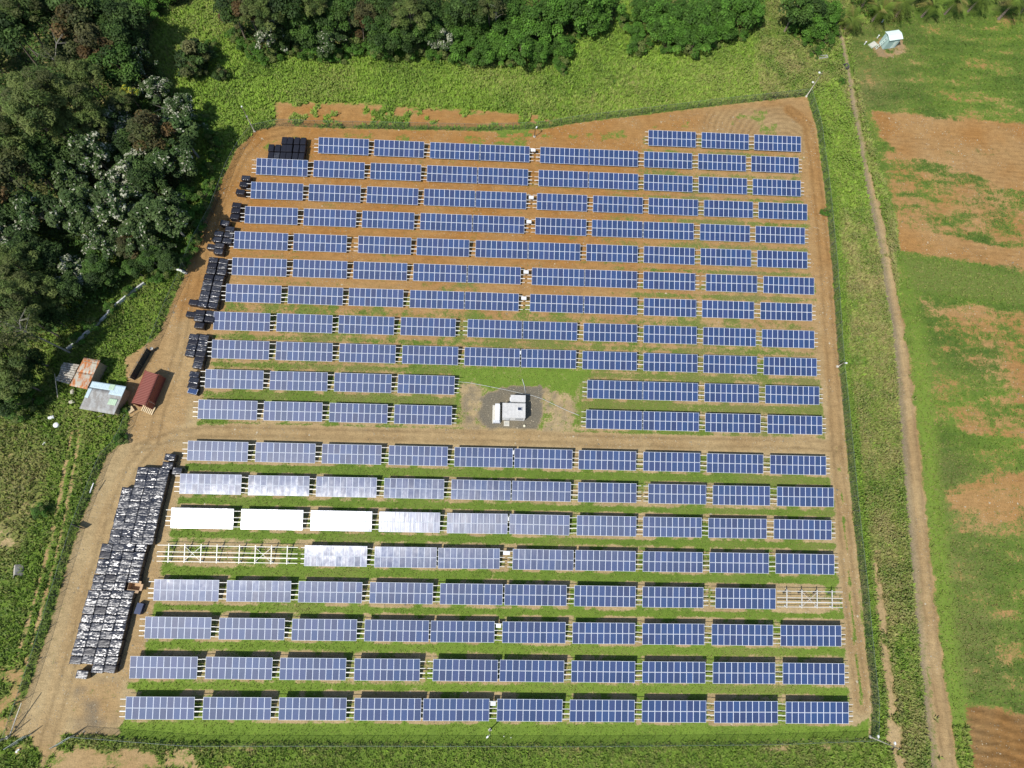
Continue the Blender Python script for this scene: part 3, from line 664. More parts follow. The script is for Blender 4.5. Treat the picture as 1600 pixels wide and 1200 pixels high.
M_WRAP, M_DULL = wrap_mat(), dull_wrap()
M_WOOD = simple('pallet_wood', (.50, .36, .20), .8, 0, .2, 5)
M_CARD = simple('cardboard', (.48, .32, .18), .85, 0, .1, 3)
def wrap_mesh(w_, d_, h_, seed, mat, amp=.03):
    n, m = 12, 9; r = np.random.default_rng(seed); V_ = []; F_ = []
    def add(pf, nu, nv):
        b = len(V_)
        for j in range(nv+1):
            for i in range(nu+1): V_.append(pf(i/nu, j/nv))
        for j in range(nv):
            for i in range(nu): a = b+j*(nu+1)+i; F_.append((a, a+1, a+nu+2, a+nu+1))
    def top(u, v):
        ed = min(u, 1-u, v, 1-v); x = (u-.5)*w_; y = (v-.5)*d_
        z = h_-(.03 if ed == 0 else 0)+amp*(fbm(np.array(x+seed*3), np.array(y*3+seed), .5, seed)-.5)*2.2
        return (x, y, float(z))
    add(top, n, m)
    def side(ax, s):
        def f(u, v):
            z = .13+(h_-.16)*v; bul = .02*math.sin(v*9+u*7+seed)+(.0 if v > 0 else -.0)
            if ax == 0: return ((u-.5)*w_, s*(d_/2+bul*(0 < v < 1)), z)
            return (s*(w_/2+bul*(0 < v < 1)), (u-.5)*d_, z)
        return f
    add(side(0, -1), 8, 6); add(side(0, 1), 8, 6); add(side(1, -1), 8, 6); add(side(1, 1), 8, 6)
    me = bpy.data.meshes.new('wrapped_load'); me.from_pydata(V_, [], F_); me.materials.append(mat)
    me.polygons.foreach_set('use_smooth', [True]*len(F_)); bm = bmesh.new(); bm.from_mesh(me)
    bmesh.ops.remove_doubles(bm, verts=bm.verts, dist=.012); bmesh.ops.recalc_face_normals(bm, faces=bm.faces); bm.to_mesh(me); bm.free(); return me
def pallet_base_mesh(w_, d_):
    b = MB()
    for i in range(6): b.box((-w_/2+.07+i*(w_-.14)/5, 0, .115), (.11, d_-.02, .022))
    for j in (-1, 0, 1): b.box((0, j*(d_/2-.06), .055), (w_-.02, .09, .095))
    return b.mesh('pallet', [M_WOOD])
PAL = {}
def pallet(cx_, cy_, rz, label, group, seed=0, dull=False, h=1.28, w_=1.70, d_=1.12, amp=.03):
    v = seed % 6; key = (v, dull, h, w_, d_)
    if key not in PAL: PAL[key] = (wrap_mesh(w_, d_, h, v+11, M_DULL if dull else M_WRAP, amp), pallet_base_mesh(w_, d_))
    t = thing('wrapped_pallet', label, 'wrapped pallet', (cx_, cy_, 0), rz, group)
    link('wrapped_load', PAL[key][0], t, None, (0, 0, 0)); link('pallet', PAL[key][1], t)
    return t
rp = random.Random(8)
GB = 'black wrapped pallets in the long block beside the road'
tot = 27
def nth(n): return ORD[n-1] if n <= 12 else {13: 'thirteenth', 14: 'fourteenth'}[n]
def blocklabel(ri, c):
    pos = ('leftmost', 'second from left', 'third from left', 'rightmost')[c]
    where = '%s row from top' % nth(ri+1) if ri <= 13 else '%s row from bottom' % nth(tot-ri)
    return 'crinkled black pallet, %s, %s of the long roadside block' % (pos, where)
ri = 0
for j in range(11):                       # upper half of the block
    y = 15.65-j*1.135
    for c in range(4):
        if c == 0 and j < 3: continue
        xr = -53.2-.05*j; x = xr-.87-(3-c)*1.76
        pallet(x+rp.uniform(-.05, .05), y+rp.uniform(-.04, .04), R_(rp.gauss(0, 1.2)-3), blocklabel(ri, c), GB, rp.randrange(6), rp.random() < .06, rp.choice((1.25, 1.28, 1.30)))
    ri += 1
for j in range(16):                       # lower half, stepped to the left
    y = 3.15-j*1.19
    for c in range(4):
        if (j == 5 and c == 3) or (j == 15 and c == 0) or (j == 15 and c == 1): continue
        xr = -54.55-.062*j-(.25 if j > 5 else 0); x = xr-.87-(3-c)*1.78
        pallet(x+rp.uniform(-.06, .06), y+rp.uniform(-.04, .04), R_(rp.gauss(0, 1.2)-4), blocklabel(ri, c), GB, rp.randrange(6), rp.random() < .08, rp.choice((1.25, 1.28, 1.31)))
    ri += 1
g = G(127.8, 1054, 1.25); pallet(g[0], g[1], R_(-4), 'black wrapped pallet at the bottom end of the long block, left of gap', GB, 3)
g = G(265, 715, 1.3); pallet(g[0], g[1]+.1, R_(-5), 'upper of two black wrapped pallets standing above the top of the long block', GB, 1)
g = G(261.5, 726, 1.3); pallet(g[0], g[1]-.1, R_(-5), 'lower of two black wrapped pallets standing above the top of the long block', GB, 2)
g = G(275.5, 735.5, 1.3); pallet(g[0], g[1], R_(-2), 'black wrapped pallet reaching right towards the racks at the top of the long block', GB, 4, False, 1.1, 1.5)
CL = [
 ('yard top left corner', 90, [[(444.4, 219), (453.4, 219.3), (463.8, 219.6), (473.6, 220)], [(423.6, 230.5), (433.8, 231), (443.6, 231.2), (451.9, 231.4), (462.8, 231.6), (472.7, 232)], [(422.7, 243), (432.2, 243.3), (441.8, 243.4), (451.0, 243.7), (461, 244), (470.6, 244.3)]], True),
 ('third table row from top', -4, [[(384, 277.5)], [(381, 287.5)], [(375.3, 299.3)]], True),
 ('fourth table row from top', -3, [[(369.6, 320)], [(368, 328.6)], [(366.3, 338)]], True),
 ('sixth table row from top', -6, [[(351, 348)], [(341.6, 364.5), (358.8, 357.5)], [(339.3, 373.6), (357.2, 366.5)], [(330.5, 385.0), (354.8, 375.8)], [(342.6, 383.2)], [(341.0, 392.4)]], False),
 ('seventh table row from top', -5, [[(333, 405.6), (349.3, 408)], [(331, 414.5), (347.4, 415.9)], [(329.2, 423.2), (345.8, 424.6)]], False),
 ('eighth table row from top', -7, [[(325.8, 432.5), (342.0, 434)], [(324.0, 441), (340.0, 442.6)], [(322.0, 449.5), (338.2, 451)], [(320.0, 458), (336.2, 459.6)], [(318.0, 466.3), (334.4, 468)], [(302.2, 472), (316.2, 474.8), (332.4, 476.6)]], False),
 ('ninth table row from top', -6, [[(298, 490.8), (312.6, 488.2), (329.2, 489.6)], [(310.4, 497.2), (327, 498.6)], [(311, 508.0)]], False),
 ('tenth table row from top', -8, [[(302.6, 526), (318.4, 527)], [(301.0, 534.2), (316.9, 535.6)], [(298.6, 542.6), (314.9, 544.2)], [(296.6, 552), (312.9, 553)], [(310.6, 561.8)], [(308.4, 570.6)]], False),
 ('eleventh table row from top', -9, [[(303.4, 584.6)], [(302.6, 594.0)], [(300.6, 602.6)]], False)]
k9 = 0
for where, rz, rows, dull in CL:
    for a, rw in enumerate(rows):
        for b_, (px, py) in enumerate(rw):
            g = G(px, py, 1.28); wd, dp = (1.62, 1.08) if rz == 90 else (1.66, 1.02)
            dl = (dull and rp.random() < .8) or rp.random() < .15 or (b_ == 0 and len(rw) == 3)
            pos = (('leftmost', 'second', 'third', 'fourth', 'fifth', 'rightmost')[b_] if b_ < len(rw)-1 else 'rightmost') if len(rw) > 2 else (('left', 'right')[b_] if len(rw) == 2 else 'single')
            rowp = ORD[a]+' line'
            o = pallet(g[0], g[1], R_(rz+rp.gauss(0, 1.3)), '%s black pallet, %s in %s, cluster by the %s' % ('dull' if dl else 'shiny', pos, rowp, where), 'wrapped pallets clustered at the left ends of the table rows', rp.randrange(6), dl, 1.28, wd, dp)
# single solar panel lying on a stack
g = G(300.9, 610.8, 1.1); t = thing('panel_stack', 'single blue solar panel lying on a short dark stack, left of the rows', 'panel stack', (g[0], g[1], 0), R_(-12))
pb = pallet_base_mesh(1.68, 1.06); link('pallet', pb, t)
b = MB(); b.box((0, 0, .58), (1.62, 1.0, .9)); b.build('stack', M_DULL, t)
o = link('solar_panel', PANEL, t, None, (0, 0, 1.04), (0, 0, R_(90)))
# dark slab by the long block
g = G(216.5, 951, .9); t = thing('panel_stack', 'short stack of bare dark solar panels standing right of the long pallet block', 'panel stack', (g[0], g[1], 0), R_(-10))
link('pallet', pallet_base_mesh(1.05, 1.66), t)
for i in range(9):
    b = MB(); b.cur = 0; b.box((0, 0, .16+i*.085), (.99+.012*math.sin(i*7), 1.64, .06)); b.build('solar_panel', simple('stack_glass', (.03, .045, .10), .3) if i == 0 else bpy.data.materials['stack_glass'], t)
# open cardboard box
g = G(209.8, 916.5, 1.0); t = thing('cardboard_box', 'open brown cardboard box wedged into the right edge of the pallet block', 'box', (g[0], g[1], 0), R_(-6))
b = MB(); W2, D2, H2 = .95, .5, 1.0
for c_, d_ in (((0, -D2, H2/2+.02), (2*W2, .03, H2)), ((0, D2, H2/2+.02), (2*W2, .03, H2)), ((-W2, 0, H2/2+.02), (.03, 2*D2-.04, H2)), ((W2, 0, H2/2+.02), (.03, 2*D2-.04, H2)), ((0, 0, .03), (2*W2-.04, 2*D2-.04, .03))): b.box(c_, d_)
b.build('walls', M_CARD, t)
for a_, b2 in (((-W2, -D2), (W2, -D2)), ((W2, -D2), (W2, D2)), ((W2, D2), (-W2, D2))):
    dx, dy = (b2[1]-a_[1]), -(b2[0]-a_[0]); L = math.hypot(dx, dy); dx, dy = dx/L*.42, dy/L*.42
    f = MB(); z0 = H2+.03
    f.add([(a_[0], a_[1], z0), (b2[0], b2[1], z0), (b2[0]+dx, b2[1]+dy, z0+.1), (a_[0]+dx, a_[1]+dy, z0+.1)], [(0, 1, 2, 3)])
    o = f.build('flap', M_CARD, t); o.modifiers.new('s', 'SOLIDIFY').thickness = .015
# ------------------------------------------------------------------ inverter house in the middle
def corr(name, P4, parent, mat, pitch=.25, amp=.035, along=0, label=None, thick=.02, nmax=90):
    """corrugated sheet over a quad P4 (4 corners a b c d); ridges run from edge ab to edge dc"""
    a, b_, c, d = [Vector(q) for q in P4]
    L = ((b_-a).length+(c-d).length)/2; n = min(int(L/pitch*6), nmax*6); m = 6
    nrm = (b_-a).cross(d-a).normalized(); V_ = []; F_ = []
    if nrm.z < 0 and abs(nrm.z) > .2: nrm = -nrm
    for j in range(m+1):
        for i in range(n+1):
            u, v = i/n, j/m; p = (a*(1-u)+b_*u)*(1-v)+(d*(1-u)+c*u)*v
            V_.append(p+nrm*(amp*math.sin(u*L/pitch*2*math.pi)))
    for j in range(m):
        for i in range(n): q = j*(n+1)+i; F_.append((q, q+1, q+n+2, q+n+1))
    me = bpy.data.meshes.new(name); me.from_pydata([tuple(v) for v in V_], [], F_); me.materials.append(mat); me.polygons.foreach_set('use_smooth', [True]*len(F_))
    o = link(name, me, parent); s = o.modifiers.new('s', 'SOLIDIFY'); s.thickness = thick; s.offset = -1
    if label: o['label'] = label
    return o
def wall_box(name, c, d, mat, parent, rz=0.0):
    b = MB(); b.box((0, 0, 0), d); return b.build(name, mat, parent, c, (0, 0, rz))
M_ROOFW = simple('roof_white', (.58, .57, .54), .6, 0, .10, 2.5, .2)
M_CONC = simple('concrete', (.55, .52, .44), .9, 0, .12, 3)
M_GLASS = simple('dark_glass', (.03, .04, .07), .15, 0, .05)
M_STEELW = simple('white_steel', (.62, .64, .66), .4, .1, .05)
HH = 2.15; hx0, hx1 = G(785, 641, HH)[0], G(821, 641, HH)[0]; hy0, hy1 = G(803, 652.8, HH)[1], G(803, 630, HH)[1]
hw, hd = hx1-hx0, hy1-hy0
t = thing('inverter_house', 'small white inverter building with a ribbed flat roof on the gravel yard', 'building', ((hx0+hx1)/2, (hy0+hy1)/2, 0))
for nm, c, d in (('wall', (0, -hd/2+.1, HH/2), (hw-.1, .1, HH-.06)), ('wall', (0, hd/2-.1, HH/2), (hw-.1, .1, HH-.06)), ('wall', (-hw/2+.1, 0, HH/2), (.1, hd-.32, HH-.06)), ('wall', (hw/2-.1, 0, HH/2), (.1, hd-.32, HH-.06))): wall_box(nm, c, d, M_WHITE, t)
b = MB(); b.box((0, 0, HH), (hw, hd, .1))
for i in range(17): b.box((-hw/2+.12+i*(hw-.24)/16, 0, HH+.065), (.05, hd-.04, .04))
b.build('roof', M_ROOFW, t)
b = MB(); b.box((.95, -hd/2+.03, 1.35), (1.35, .06, .8)); [b.box((.4+i*.12, -hd/2-.01, 1.35), (.04, .05, .74)) for i in range(10)]; b.build('vent', M_GREYP, t)
b = MB(); b.box((1.0, .25, HH+.17), (.74, .6, .2)); f = b.build('roof_hatch', M_STEELW, t); b = MB(); b.box((1.0, .25, HH+.285), (.6, .46, .03)); b.build('pane', M_GLASS, f)
b = MB(); b.box((-1.15, -hd/2+.03, .98), (.9, .06, 1.9)); dr = b.build('door', M_STEELW, t); b = MB(); b.box((-.8, -hd/2-.02, .98), (.05, .05, .16)); b.build('handle', M_DARKST, dr)
t = thing('transformer_cabinet', 'white transformer cabinet standing behind the inverter building', 'cabinet', (5.35, 29.85, 0))
b = MB(); b.box((0, 0, .95), (2.6, 1.2, 1.7)); b.box((0, 0, .08), (2.8, 1.4, .14)); b.build('body', M_WHITE, t)
b = MB(); b.box((0, 0, 1.84), (2.66, 1.26, .08)); b.build('lid', M_ROOFW, t)
for s in (-.65, .65):
    b = MB(); b.box((s, .62, .95), (1.2, .04, 1.5)); d_ = b.build('door', M_WHITE, t); b = MB(); b.box((s*.2, .655, .95), (.05, .04, .2)); b.build('handle', M_DARKST, d_)
b = MB()
for i in range(9): b.box((-1.15+i*.12, -.64, .95), (.04, .1, 1.1))
b.build('cooling_fins', M_GREYP, t)
t = thing('switchgear_cabinet', 'long narrow white switchgear cabinet left of the inverter building', 'cabinet', (1.72, 27.3, 0))
b = MB(); b.box((0, 0, .85), (.72, 3.0, 1.5)); b.box((-.1, -1.45, .4), (1.15, .5, .75)); b.build('body', M_STEELW, t)
b = MB(); b.box((0, 0, 1.64), (.8, 3.1, .07)); b.build('lid', M_WHITE, t); b = MB(); b.box((-.1, 0, .06), (1.5, 3.4, .1)); b.build('plinth', M_CONC, t)
for k_ in range(3):
    b = MB(); b.box((-.38, -1+k_, .9), (.03, .9, 1.2)); b.build('door', M_WHITE, t)
g = G(791.5, 662, .05); t = thing('concrete_step', 'pale concrete step slab in front of the inverter building door', 'slab', (g[0], g[1], 0))
b = MB(); b.box((0, 0, .06), (.98, .9, .12)); b.build('slab', M_CONC, t); b = MB(); b.box((0, .05, .135), (.7, .5, .03)); b.build('mat', simple('worn_mat', (.42, .41, .36), .95), t)
g = G(819, 666, .1); t = thing('manhole_marker', 'small pale round marker on the gravel yard', 'marker', (g[0], g[1], 0))
b = MB(); b.tube([(0, 0, 0), (0, 0, .3)], .17, 14); b.build('post', M_CONC, t); b = MB(); b.tube([(0, 0, .3), (0, 0, .36)], .21, 14); b.build('cap', simple('marker_cap', (.75, .7, .5)), t)
def pathtube(name, pts, rad, mat, label, cat, z=.08, hs=None):
    P = [Vector(G(x, y, z)) for x, y in pts]
    if hs: P = [Vector(G(x, y, h)) for (x, y), h in zip(pts, hs)]
    b = MB(); b.tube(P, rad, 8); o = b.build(name, mat, smooth=True); return props(o, label, cat)
M_PIPE = simple('grey_conduit', (.55, .56, .52), .6)
pathtube('cable_conduit', [(712, 596), (733, 598), (760, 603), (790, 609), (812, 614), (832, 618), (847, 623), (866, 632), (885, 641), (905, 649)], .035, M_PIPE, 'pale cable conduit running past the transformer cabinet to both table blocks', 'conduit', .12)
pathtube('cable_conduit', [(816, 592), (819, 602), (821, 614)], .05, M_PIPE, 'short pale conduit running up to the back of the transformer cabinet', 'conduit', .12)

# ------------------------------------------------------------------ sheds and container to the west
def rust_mat(name, base, rust, amount):
    t = NT(name); P = t.coord(); f = t.ramp(t.noise(t.mapping(P, (1.2, .5, 1)), 1.6, 5, .65), 1-amount-.1, 1-amount+.1)
    k = t.noise(P, 6, 3); t.l(t.mix(f, t.mix(k, base, tuple(c*.65 for c in base)), rust), t.b.inputs['Base Color']); t.b.inputs['Roughness'].default_value = .7; return t.m
M_OLDTIN = rust_mat('weathered_tin', (.50, .50, .47), (.30, .28, .25), .5)
M_RUST = rust_mat('rusty_tin', (.62, .58, .46), (.50, .17, .04), .5)
M_PLANK = rust_mat('grey_planks', (.60, .55, .45), (.30, .26, .20), .5)
M_BLUES = simple('pale_blue_tin', (.46, .57, .60), .55, 0, .12, 2)
M_GREENS = simple('pale_green_tin', (.42, .55, .38), .6, 0, .08, 2)
M_OLDWOOD = simple('old_wood', (.33, .26, .17), .85, 0, .25, 4)
M_TARP = simple('black_shade_net', (.012, .018, .03), .75, 0, .3, 3, .3)
def Q4(pts, zs): return [tuple(G(x, y, z)) for (x, y), z in zip(pts, zs)]
def shed(pts, zs, name, label, inset=.18, mat=None):
    P = Q4(pts, zs); c = np.mean(P, 0); t = thing(name, label, 'shed', (c[0], c[1], 0))
    L = [Vector(p)-Vector((c[0], c[1], 0)) for p in P]; C_ = sum(L, Vector())/4
    I = [Vector((C_.x+(p.x-C_.x)*(1-inset), C_.y+(p.y-C_.y)*(1-inset), p.z-.14)) for p in L]
    for i in range(4):
        a, b_ = I[i], I[(i+1) % 4]; b = MB(); d = (b_-a); d.z = 0; n_ = Vector((-d.y, d.x, 0)).normalized()*.04
        e = d.normalized()*.07
        b.add([(*(a+n_+e).xy, 0), (*(b_+n_-e).xy, 0), (*(b_+n_-e).xy, b_.z), (*(a+n_+e).xy, a.z), (*(a-n_+e).xy, 0), (*(b_-n_-e).xy, 0), (*(b_-n_-e).xy, b_.z), (*(a-n_+e).xy, a.z)],
              [(0, 1, 2, 3), (7, 6, 5, 4), (0, 4, 5, 1), (1, 5, 6, 2), (2, 6, 7, 3), (3, 7, 4, 0)])
        b.build('wall', mat or M_OLDWOOD, t)
        b = MB(); b.box((a.x, a.y, a.z/2), (.12, .12, a.z)); b.build('post', M_OLDWOOD, t)
    return t, L
def bil(L, u, v): a, b_, c, d = L; return (a*(1-u)+b_*u)*(1-v)+(d*(1-u)+c*u)*v
def sub(L, u0, u1, v0, v1, dz=0): return [bil(L, u, v)+Vector((0, 0, dz)) for u, v in ((u0, v0), (u1, v0), (u1, v1), (u0, v1))]
t, L = shed([(144.5, 595.5), (197.7, 604), (178, 647.8), (124.2, 638.4)], (2.6, 2.6, 2.2, 2.2), 'tin_shed', 'square shed roofed with grey, pale blue and green sheets beside the red container', .16)
corr('roof_sheet', sub(L, 0, 1, .23, 1), t, M_OLDTIN, .2, .03)
corr('roof_sheet', sub(L, 0, .6, 0, .225, .02), t, M_BLUES, .3, .02, label='pale blue roof sheet')
corr('roof_sheet', sub(L, .61, 1, 0, .36, .075), t, M_BLUES, .3, .02, label='pale blue roof sheet')
corr('roof_sheet', sub(L, .55, .70, .0, .20, .13), t, M_GREENS, .3, .02, label='pale green roof sheet')
corr('roof_sheet', sub(L, .70, .93, .48, .70, .08), t, M_GREENS, .3, .02, label='pale green roof sheet')
corr('roof_sheet', sub(L, .0, .10, .25, .60, .08), t, M_BLUES, .3, .02, label='faded blue roof sheet')
t, L = shed([(131.3, 558.8), (157, 562.7), (135.2, 608), (108.6, 602.5)], (2.7, 2.7, 2.7, 2.7), 'rusty_shed', 'long shed with a rust-streaked tin roof between the plank lean-to and blue-roofed shed', .14)
corr('roof_sheet', sub(L, 0, 1, .0, .5), t, M_RUST, .2, .03); corr('roof_sheet', sub(L, 0, 1, .49, 1, -.05), t, M_RUST, .2, .03)
b = MB(); b.beam(bil(L, .35, .02)+Vector((0, 0, .1)), bil(L, .8, .06)+Vector((0, 0, .12)), .12, .06); b.beam(bil(L, .1, .12)+Vector((0, 0, .1)), bil(L, .95, .16)+Vector((0, 0, .1)), .1, .05); b.build('roof_batten', M_OLDWOOD, t)
t, L = shed([(100, 566), (124, 569.5), (107.5, 600.5), (87.5, 594.7)], (2.3, 2.3, 2.2, 2.2), 'plank_lean_to', 'small lean-to with a roof of weathered grey planks, leftmost of the sheds', .15)
for i in range(9):
    b = MB(); v0, v1 = i/9+.01, (i+1)/9-.008; s = .04*math.sin(i*5.3)
    q = sub(L, -.02+s, 1.02+s*.6, v0, v1, .02*(i % 3)); top = [p+Vector((0, 0, .03)) for p in q]
    b.add([*q, *top], [(3, 2, 1, 0), (4, 5, 6, 7), (0, 1, 5, 4), (1, 2, 6, 5), (2, 3, 7, 6), (3, 0, 4, 7)]); b.build('roof_plank', M_PLANK, t)
# container
M_RED = rust_mat('red_container_steel', (.27, .075, .05), (.20, .06, .04), .4)
P = Q4([(226.6, 579), (247.7, 585.3), (227.3, 633.8), (206.3, 629)], [2.5]*4); c = np.mean(P, 0)
t = thing('shipping_container', 'rust-red shipping container with ribbed roof parked beside the dirt road', 'container', (c[0], c[1], 0))
L = [Vector(p)-Vector((c[0], c[1], 0)) for p in P]; D = [Vector((p.x, p.y, .15)) for p in L]
corr('roof', [L[1], L[2], L[3], L[0]], t, M_RED, .28, .03)
for i, nm in ((0, 'end_wall'), (1, 'side_wall'), (3, 'side_wall')):
    a, b_ = L[i], L[(i+1) % 4]; corr(nm, [a+Vector((0, 0, -.04)), b_+Vector((0, 0, -.04)), D[(i+1) % 4], D[i]], t, M_RED, .28, .03)
b = MB()
for p in L: b.box((p.x, p.y, 1.25), (.16, .16, 2.5))
for i in range(4): b.beam(D[i], D[(i+1) % 4], .12, .16)
b.build('frame', M_RED, t)
a, b_ = L[2], L[3]
for u in (0, 1):
    hinge = a if u == 0 else b_; d = (b_-a).normalized(); out = Vector((-d.y, d.x, 0)) if Vector((-d.y, d.x, 0)).dot(L[1]-L[2]) < 0 else Vector((d.y, -d.x, 0))
    e = hinge+(L[1]-L[2]).normalized()*1.2+(-d if u == 0 else d)*.12; hinge = hinge+(-d if u == 0 else d)*.12
    q = MB(); q.beam((hinge.x, hinge.y, 1.3), (e.x, e.y, 1.3), .05, 2.2); dd_ = q.build('door', M_RED, t)
    q = MB(); q.tube([(e.x*.8+hinge.x*.2, e.y*.8+hinge.y*.2-.05, .3), (e.x*.8+hinge.x*.2, e.y*.8+hinge.y*.2-.05, 2.3)], .03, 6); q.build('lock_rod', M_GALV, dd_)
t = thing('timber_ramp', 'ramp of pale timber planks at the open end of the red container', 'ramp', tuple(G(234, 640, 0)))
for i in range(7):
    b = MB(); b.box((-1.15+i*.33, 0, .25), (.2, 1.5, .05), Matrix.Rotation(.22, 3, 'X')); b.build('plank', simple('pale_timber', (.62, .48, .28), .8) if 'pale_timber' not in bpy.data.materials else bpy.data.materials['pale_timber'], t)
b = MB(); b.box((-.1, .5, .18), (2.2, .1, .14)); b.box((-.1, -.5, .04), (2.2, .1, .08)); b.build('bearer', M_OLDWOOD, t)
t.rotation_euler = (0, 0, R_(-22))
g = G(203.9, 640, .5); t = thing('wooden_crate', 'square pale wooden crate beside the corner of the red container', 'crate', (g[0], g[1], 0), R_(40))
b = MB(); b.box((0, 0, .25), (.95, .95, .46)); b.build('body', M_WOOD, t)
for i in range(5):
    b = MB(); b.box((-.4+i*.2, 0, .5), (.17, 1.0, .03)); b.build('slat', bpy.data.materials['pale_timber'], t)
# junk west of the sheds
g = G(87.3, 664, .5); t = thing('round_tank', 'white round tank lid standing in the weeds southwest of the sheds', 'tank', (g[0], g[1], 0))
b = MB(); b.tube([(0, 0, 0), (0, 0, .5), (0, 0, .56)], [.42, .46, .44], 24); b.build('body', M_WHITE, t, smooth=False)
b = MB(); b.tube([(0, 0, .562), (0, 0, .63), (0, 0, .66)], [.43, .3, .08], 24); b.build('lid', M_WHITE, t)
g = G(80, 652, .4); t = thing('white_drum', 'white drum tipped on its side above the round tank', 'drum', (g[0], g[1], .32), R_(20))
b = MB(); b.tube([(-.45, 0, 0), (-.42, 0, 0), (.42, 0, 0), (.45, 0, 0)], [.27, .31, .31, .27], 20); b.build('body', M_WHITE, t, smooth=True)
for s in (-.2, .2): b = MB(); b.tube([(s-.02, 0, 0), (s+.02, 0, 0)], .325, 20); b.build('hoop', M_GREYP, t)
g = G(68, 693, .3); t = thing('plastic_bucket', 'small white plastic bucket lying in the weeds by the western path', 'bucket', (g[0], g[1], .16), R_(60))
b = MB(); b.tube([(-.22, 0, 0), (.22, 0, .0)], [.15, .2], 16); b.build('body', M_WHITE, t); b = MB(); b.tube([(.2, 0, 0), (.24, 0, 0)], .22, 16); b.build('rim', M_WHITE, t)
b = MB(); b.tube([(.24, -.2, 0), (.4, -.1, .05), (.42, .1, .05), (.24, .2, 0)], .012, 6); b.build('handle', M_GREYP, t)
g = G(114, 613, .1); t = thing('boulder', 'pale rounded boulder below the rusty shed', 'rock', (g[0], g[1], .1))
def rock(name, parent, s, mat, seed):
    bm = bmesh.new(); bmesh.ops.create_icosphere(bm, subdivisions=3, radius=1); rr = random.Random(seed)
    o3 = Vector((rr.random()*9, rr.random()*9, rr.random()*9))
    from mathutils import noise as mn
    for v in bm.verts: k = 1+.35*mn.noise(v.co*1.3+o3)+.12*mn.noise(v.co*4+o3); v.co = Vector((v.co.x*s[0]*k, v.co.y*s[1]*k, v.co.z*s[2]*k))
    me = bpy.data.meshes.new(name); bm.to_mesh(me); bm.free(); me.polygons.foreach_set('use_smooth', [True]*len(me.polygons)); return link(name, me, parent, mat)
M_ROCK = simple('limestone', (.50, .46, .36), .9, 0, .2, 3, .4)
bpy.data.objects.remove(t); o = rock('boulder', None, (.35, .5, .35), M_ROCK, 3); o.location = (g[0], g[1], .2); props(o, 'pale rounded boulder in the weeds just below the rusty shed', 'rock')
g = G(112, 628, .1); o = rock('boulder', None, (.5, .35, .25), M_ROCK, 9); o.location = (g[0], g[1], .12); props(o, 'low tan boulder left of the tin shed corner', 'rock')
# weathered board by the west path
g = G(25, 897, .6); t = thing('plywood_sheet', 'weathered grey plywood sheets leaning together in the weeds west of the path', 'plywood', (g[0], g[1], 0), R_(15))
for s, ry in ((-1, .9), (1, -.55)):
    b = MB(); b.add([(0, -.1, .95), (0, 1.5, .75), (s*.75, 1.35, .1), (s*.85, -.55, .1)], [(0, 1, 2, 3)]); o = b.build('sheet', M_PLANK, t); o.modifiers.new('s', 'SOLIDIFY').thickness = .03
# broken concrete wall and shade-net fences
def strip(name, pts, h, wd, mat, label, cat, seed=1, parent=None, gap=()):
    P = GP(pts); b = MB(); rr = random.Random(seed)
    for i, (a, c_) in enumerate(zip(P[:-1], P[1:])):
        if i in gap: continue
        hh = h*rr.uniform(.7, 1.1); b.beam((a[0], a[1], hh/2), (c_[0]*.995+a[0]*.005, c_[1]*.995+a[1]*.005, hh/2), wd*rr.uniform(.8, 1.2), hh)
    o = b.build(name, mat, parent); 
    if not parent: props(o, label, cat)
    return o
strip('concrete_wall', [(108, 547), (122, 536), (138, 522), (155, 506), (172, 490), (190, 474), (205, 461), (218, 451), (228, 444)], .85, .27, simple('broken_concrete', (.50, .50, .46), .9, 0, .35, 2), 'long low broken concrete wall slanting up along the forest edge', 'wall', 5)
t = thing('water_tube', 'dark blue plastic tube lying beyond the end of the concrete wall', 'tube', tuple(G(249, 428, .3)))
b = MB(); p0, p1 = Vector(G(238, 440, .35))-Vector(G(249, 428, .3)), Vector(G(259, 417, .35))-Vector(G(249, 428, .3)); b.tube([p0, p0*.5+p1*.5, p1], [.42, .5, .3], 14); b.build('body', simple('dark_blue_plastic', (.02, .04, .08), .4), t, smooth=True)
b = MB(); b.tube([p1, p1+(p1-p0).normalized()*.5], [.22, .15], 12); b.build('end_collar', M_GREYP, t)
pathtube('white_pipe', [(262, 415.5), (271, 419), (280, 421.5), (286, 424), (291, 427)], .26, simple('white_pvc', (.80, .82, .74), .5), 'thick white plastic pipe lying across the grass near the track', 'pipe', .35)
t = thing('shade_net_screen', 'dark shade-net screen along the fence above the red container', 'screen', (0, 0, 0)); P = GP([(211, 594), (217, 583), (224, 571), (231, 559), (237, 549)])
b = MB()
for a, c_ in zip(P[:-1], P[1:]): b.beam((a[0], a[1], .85), (c_[0], c_[1], .85), .05, 1.6)
b.build('net', M_TARP, t); b = MB()
for a in P: b.tube([(a[0]-.1, a[1], 0), (a[0]-.1, a[1], 1.8)], .05, 8)
b.build('post', M_GALV, t)
for pts, lab in (((( 103, 588), (106, 600), (110, 612)), ''),): pass
def pole_lean(px0, px1, z0, z1, rad, label, name='wooden_pole', mat=None):
    a, b_ = Vector(G(*px0, z0)), Vector(G(*px1, z1)); b = MB(); b.tube([a, a*.5+b_*.5+Vector((0, 0, .03)), b_], [rad, rad*.9, rad*.7], 8); o = b.build(name, mat or M_TIMB, smooth=True); return props(o, label, 'pole')
pole_lean((90.5, 622), (85.5, 584), 0, 1.9, .08, 'grey wooden pole leaning against the plank lean-to')
pole_lean((148, 653), (162, 648), .1, .3, .06, 'pale pole lying on the grass below the tin shed')
pole_lean((140.5, 770), (146.2, 754.5), 1.2, 1.6, .1, 'white pole rail fixed along the west fence', 'white_pole', M_WHITE)
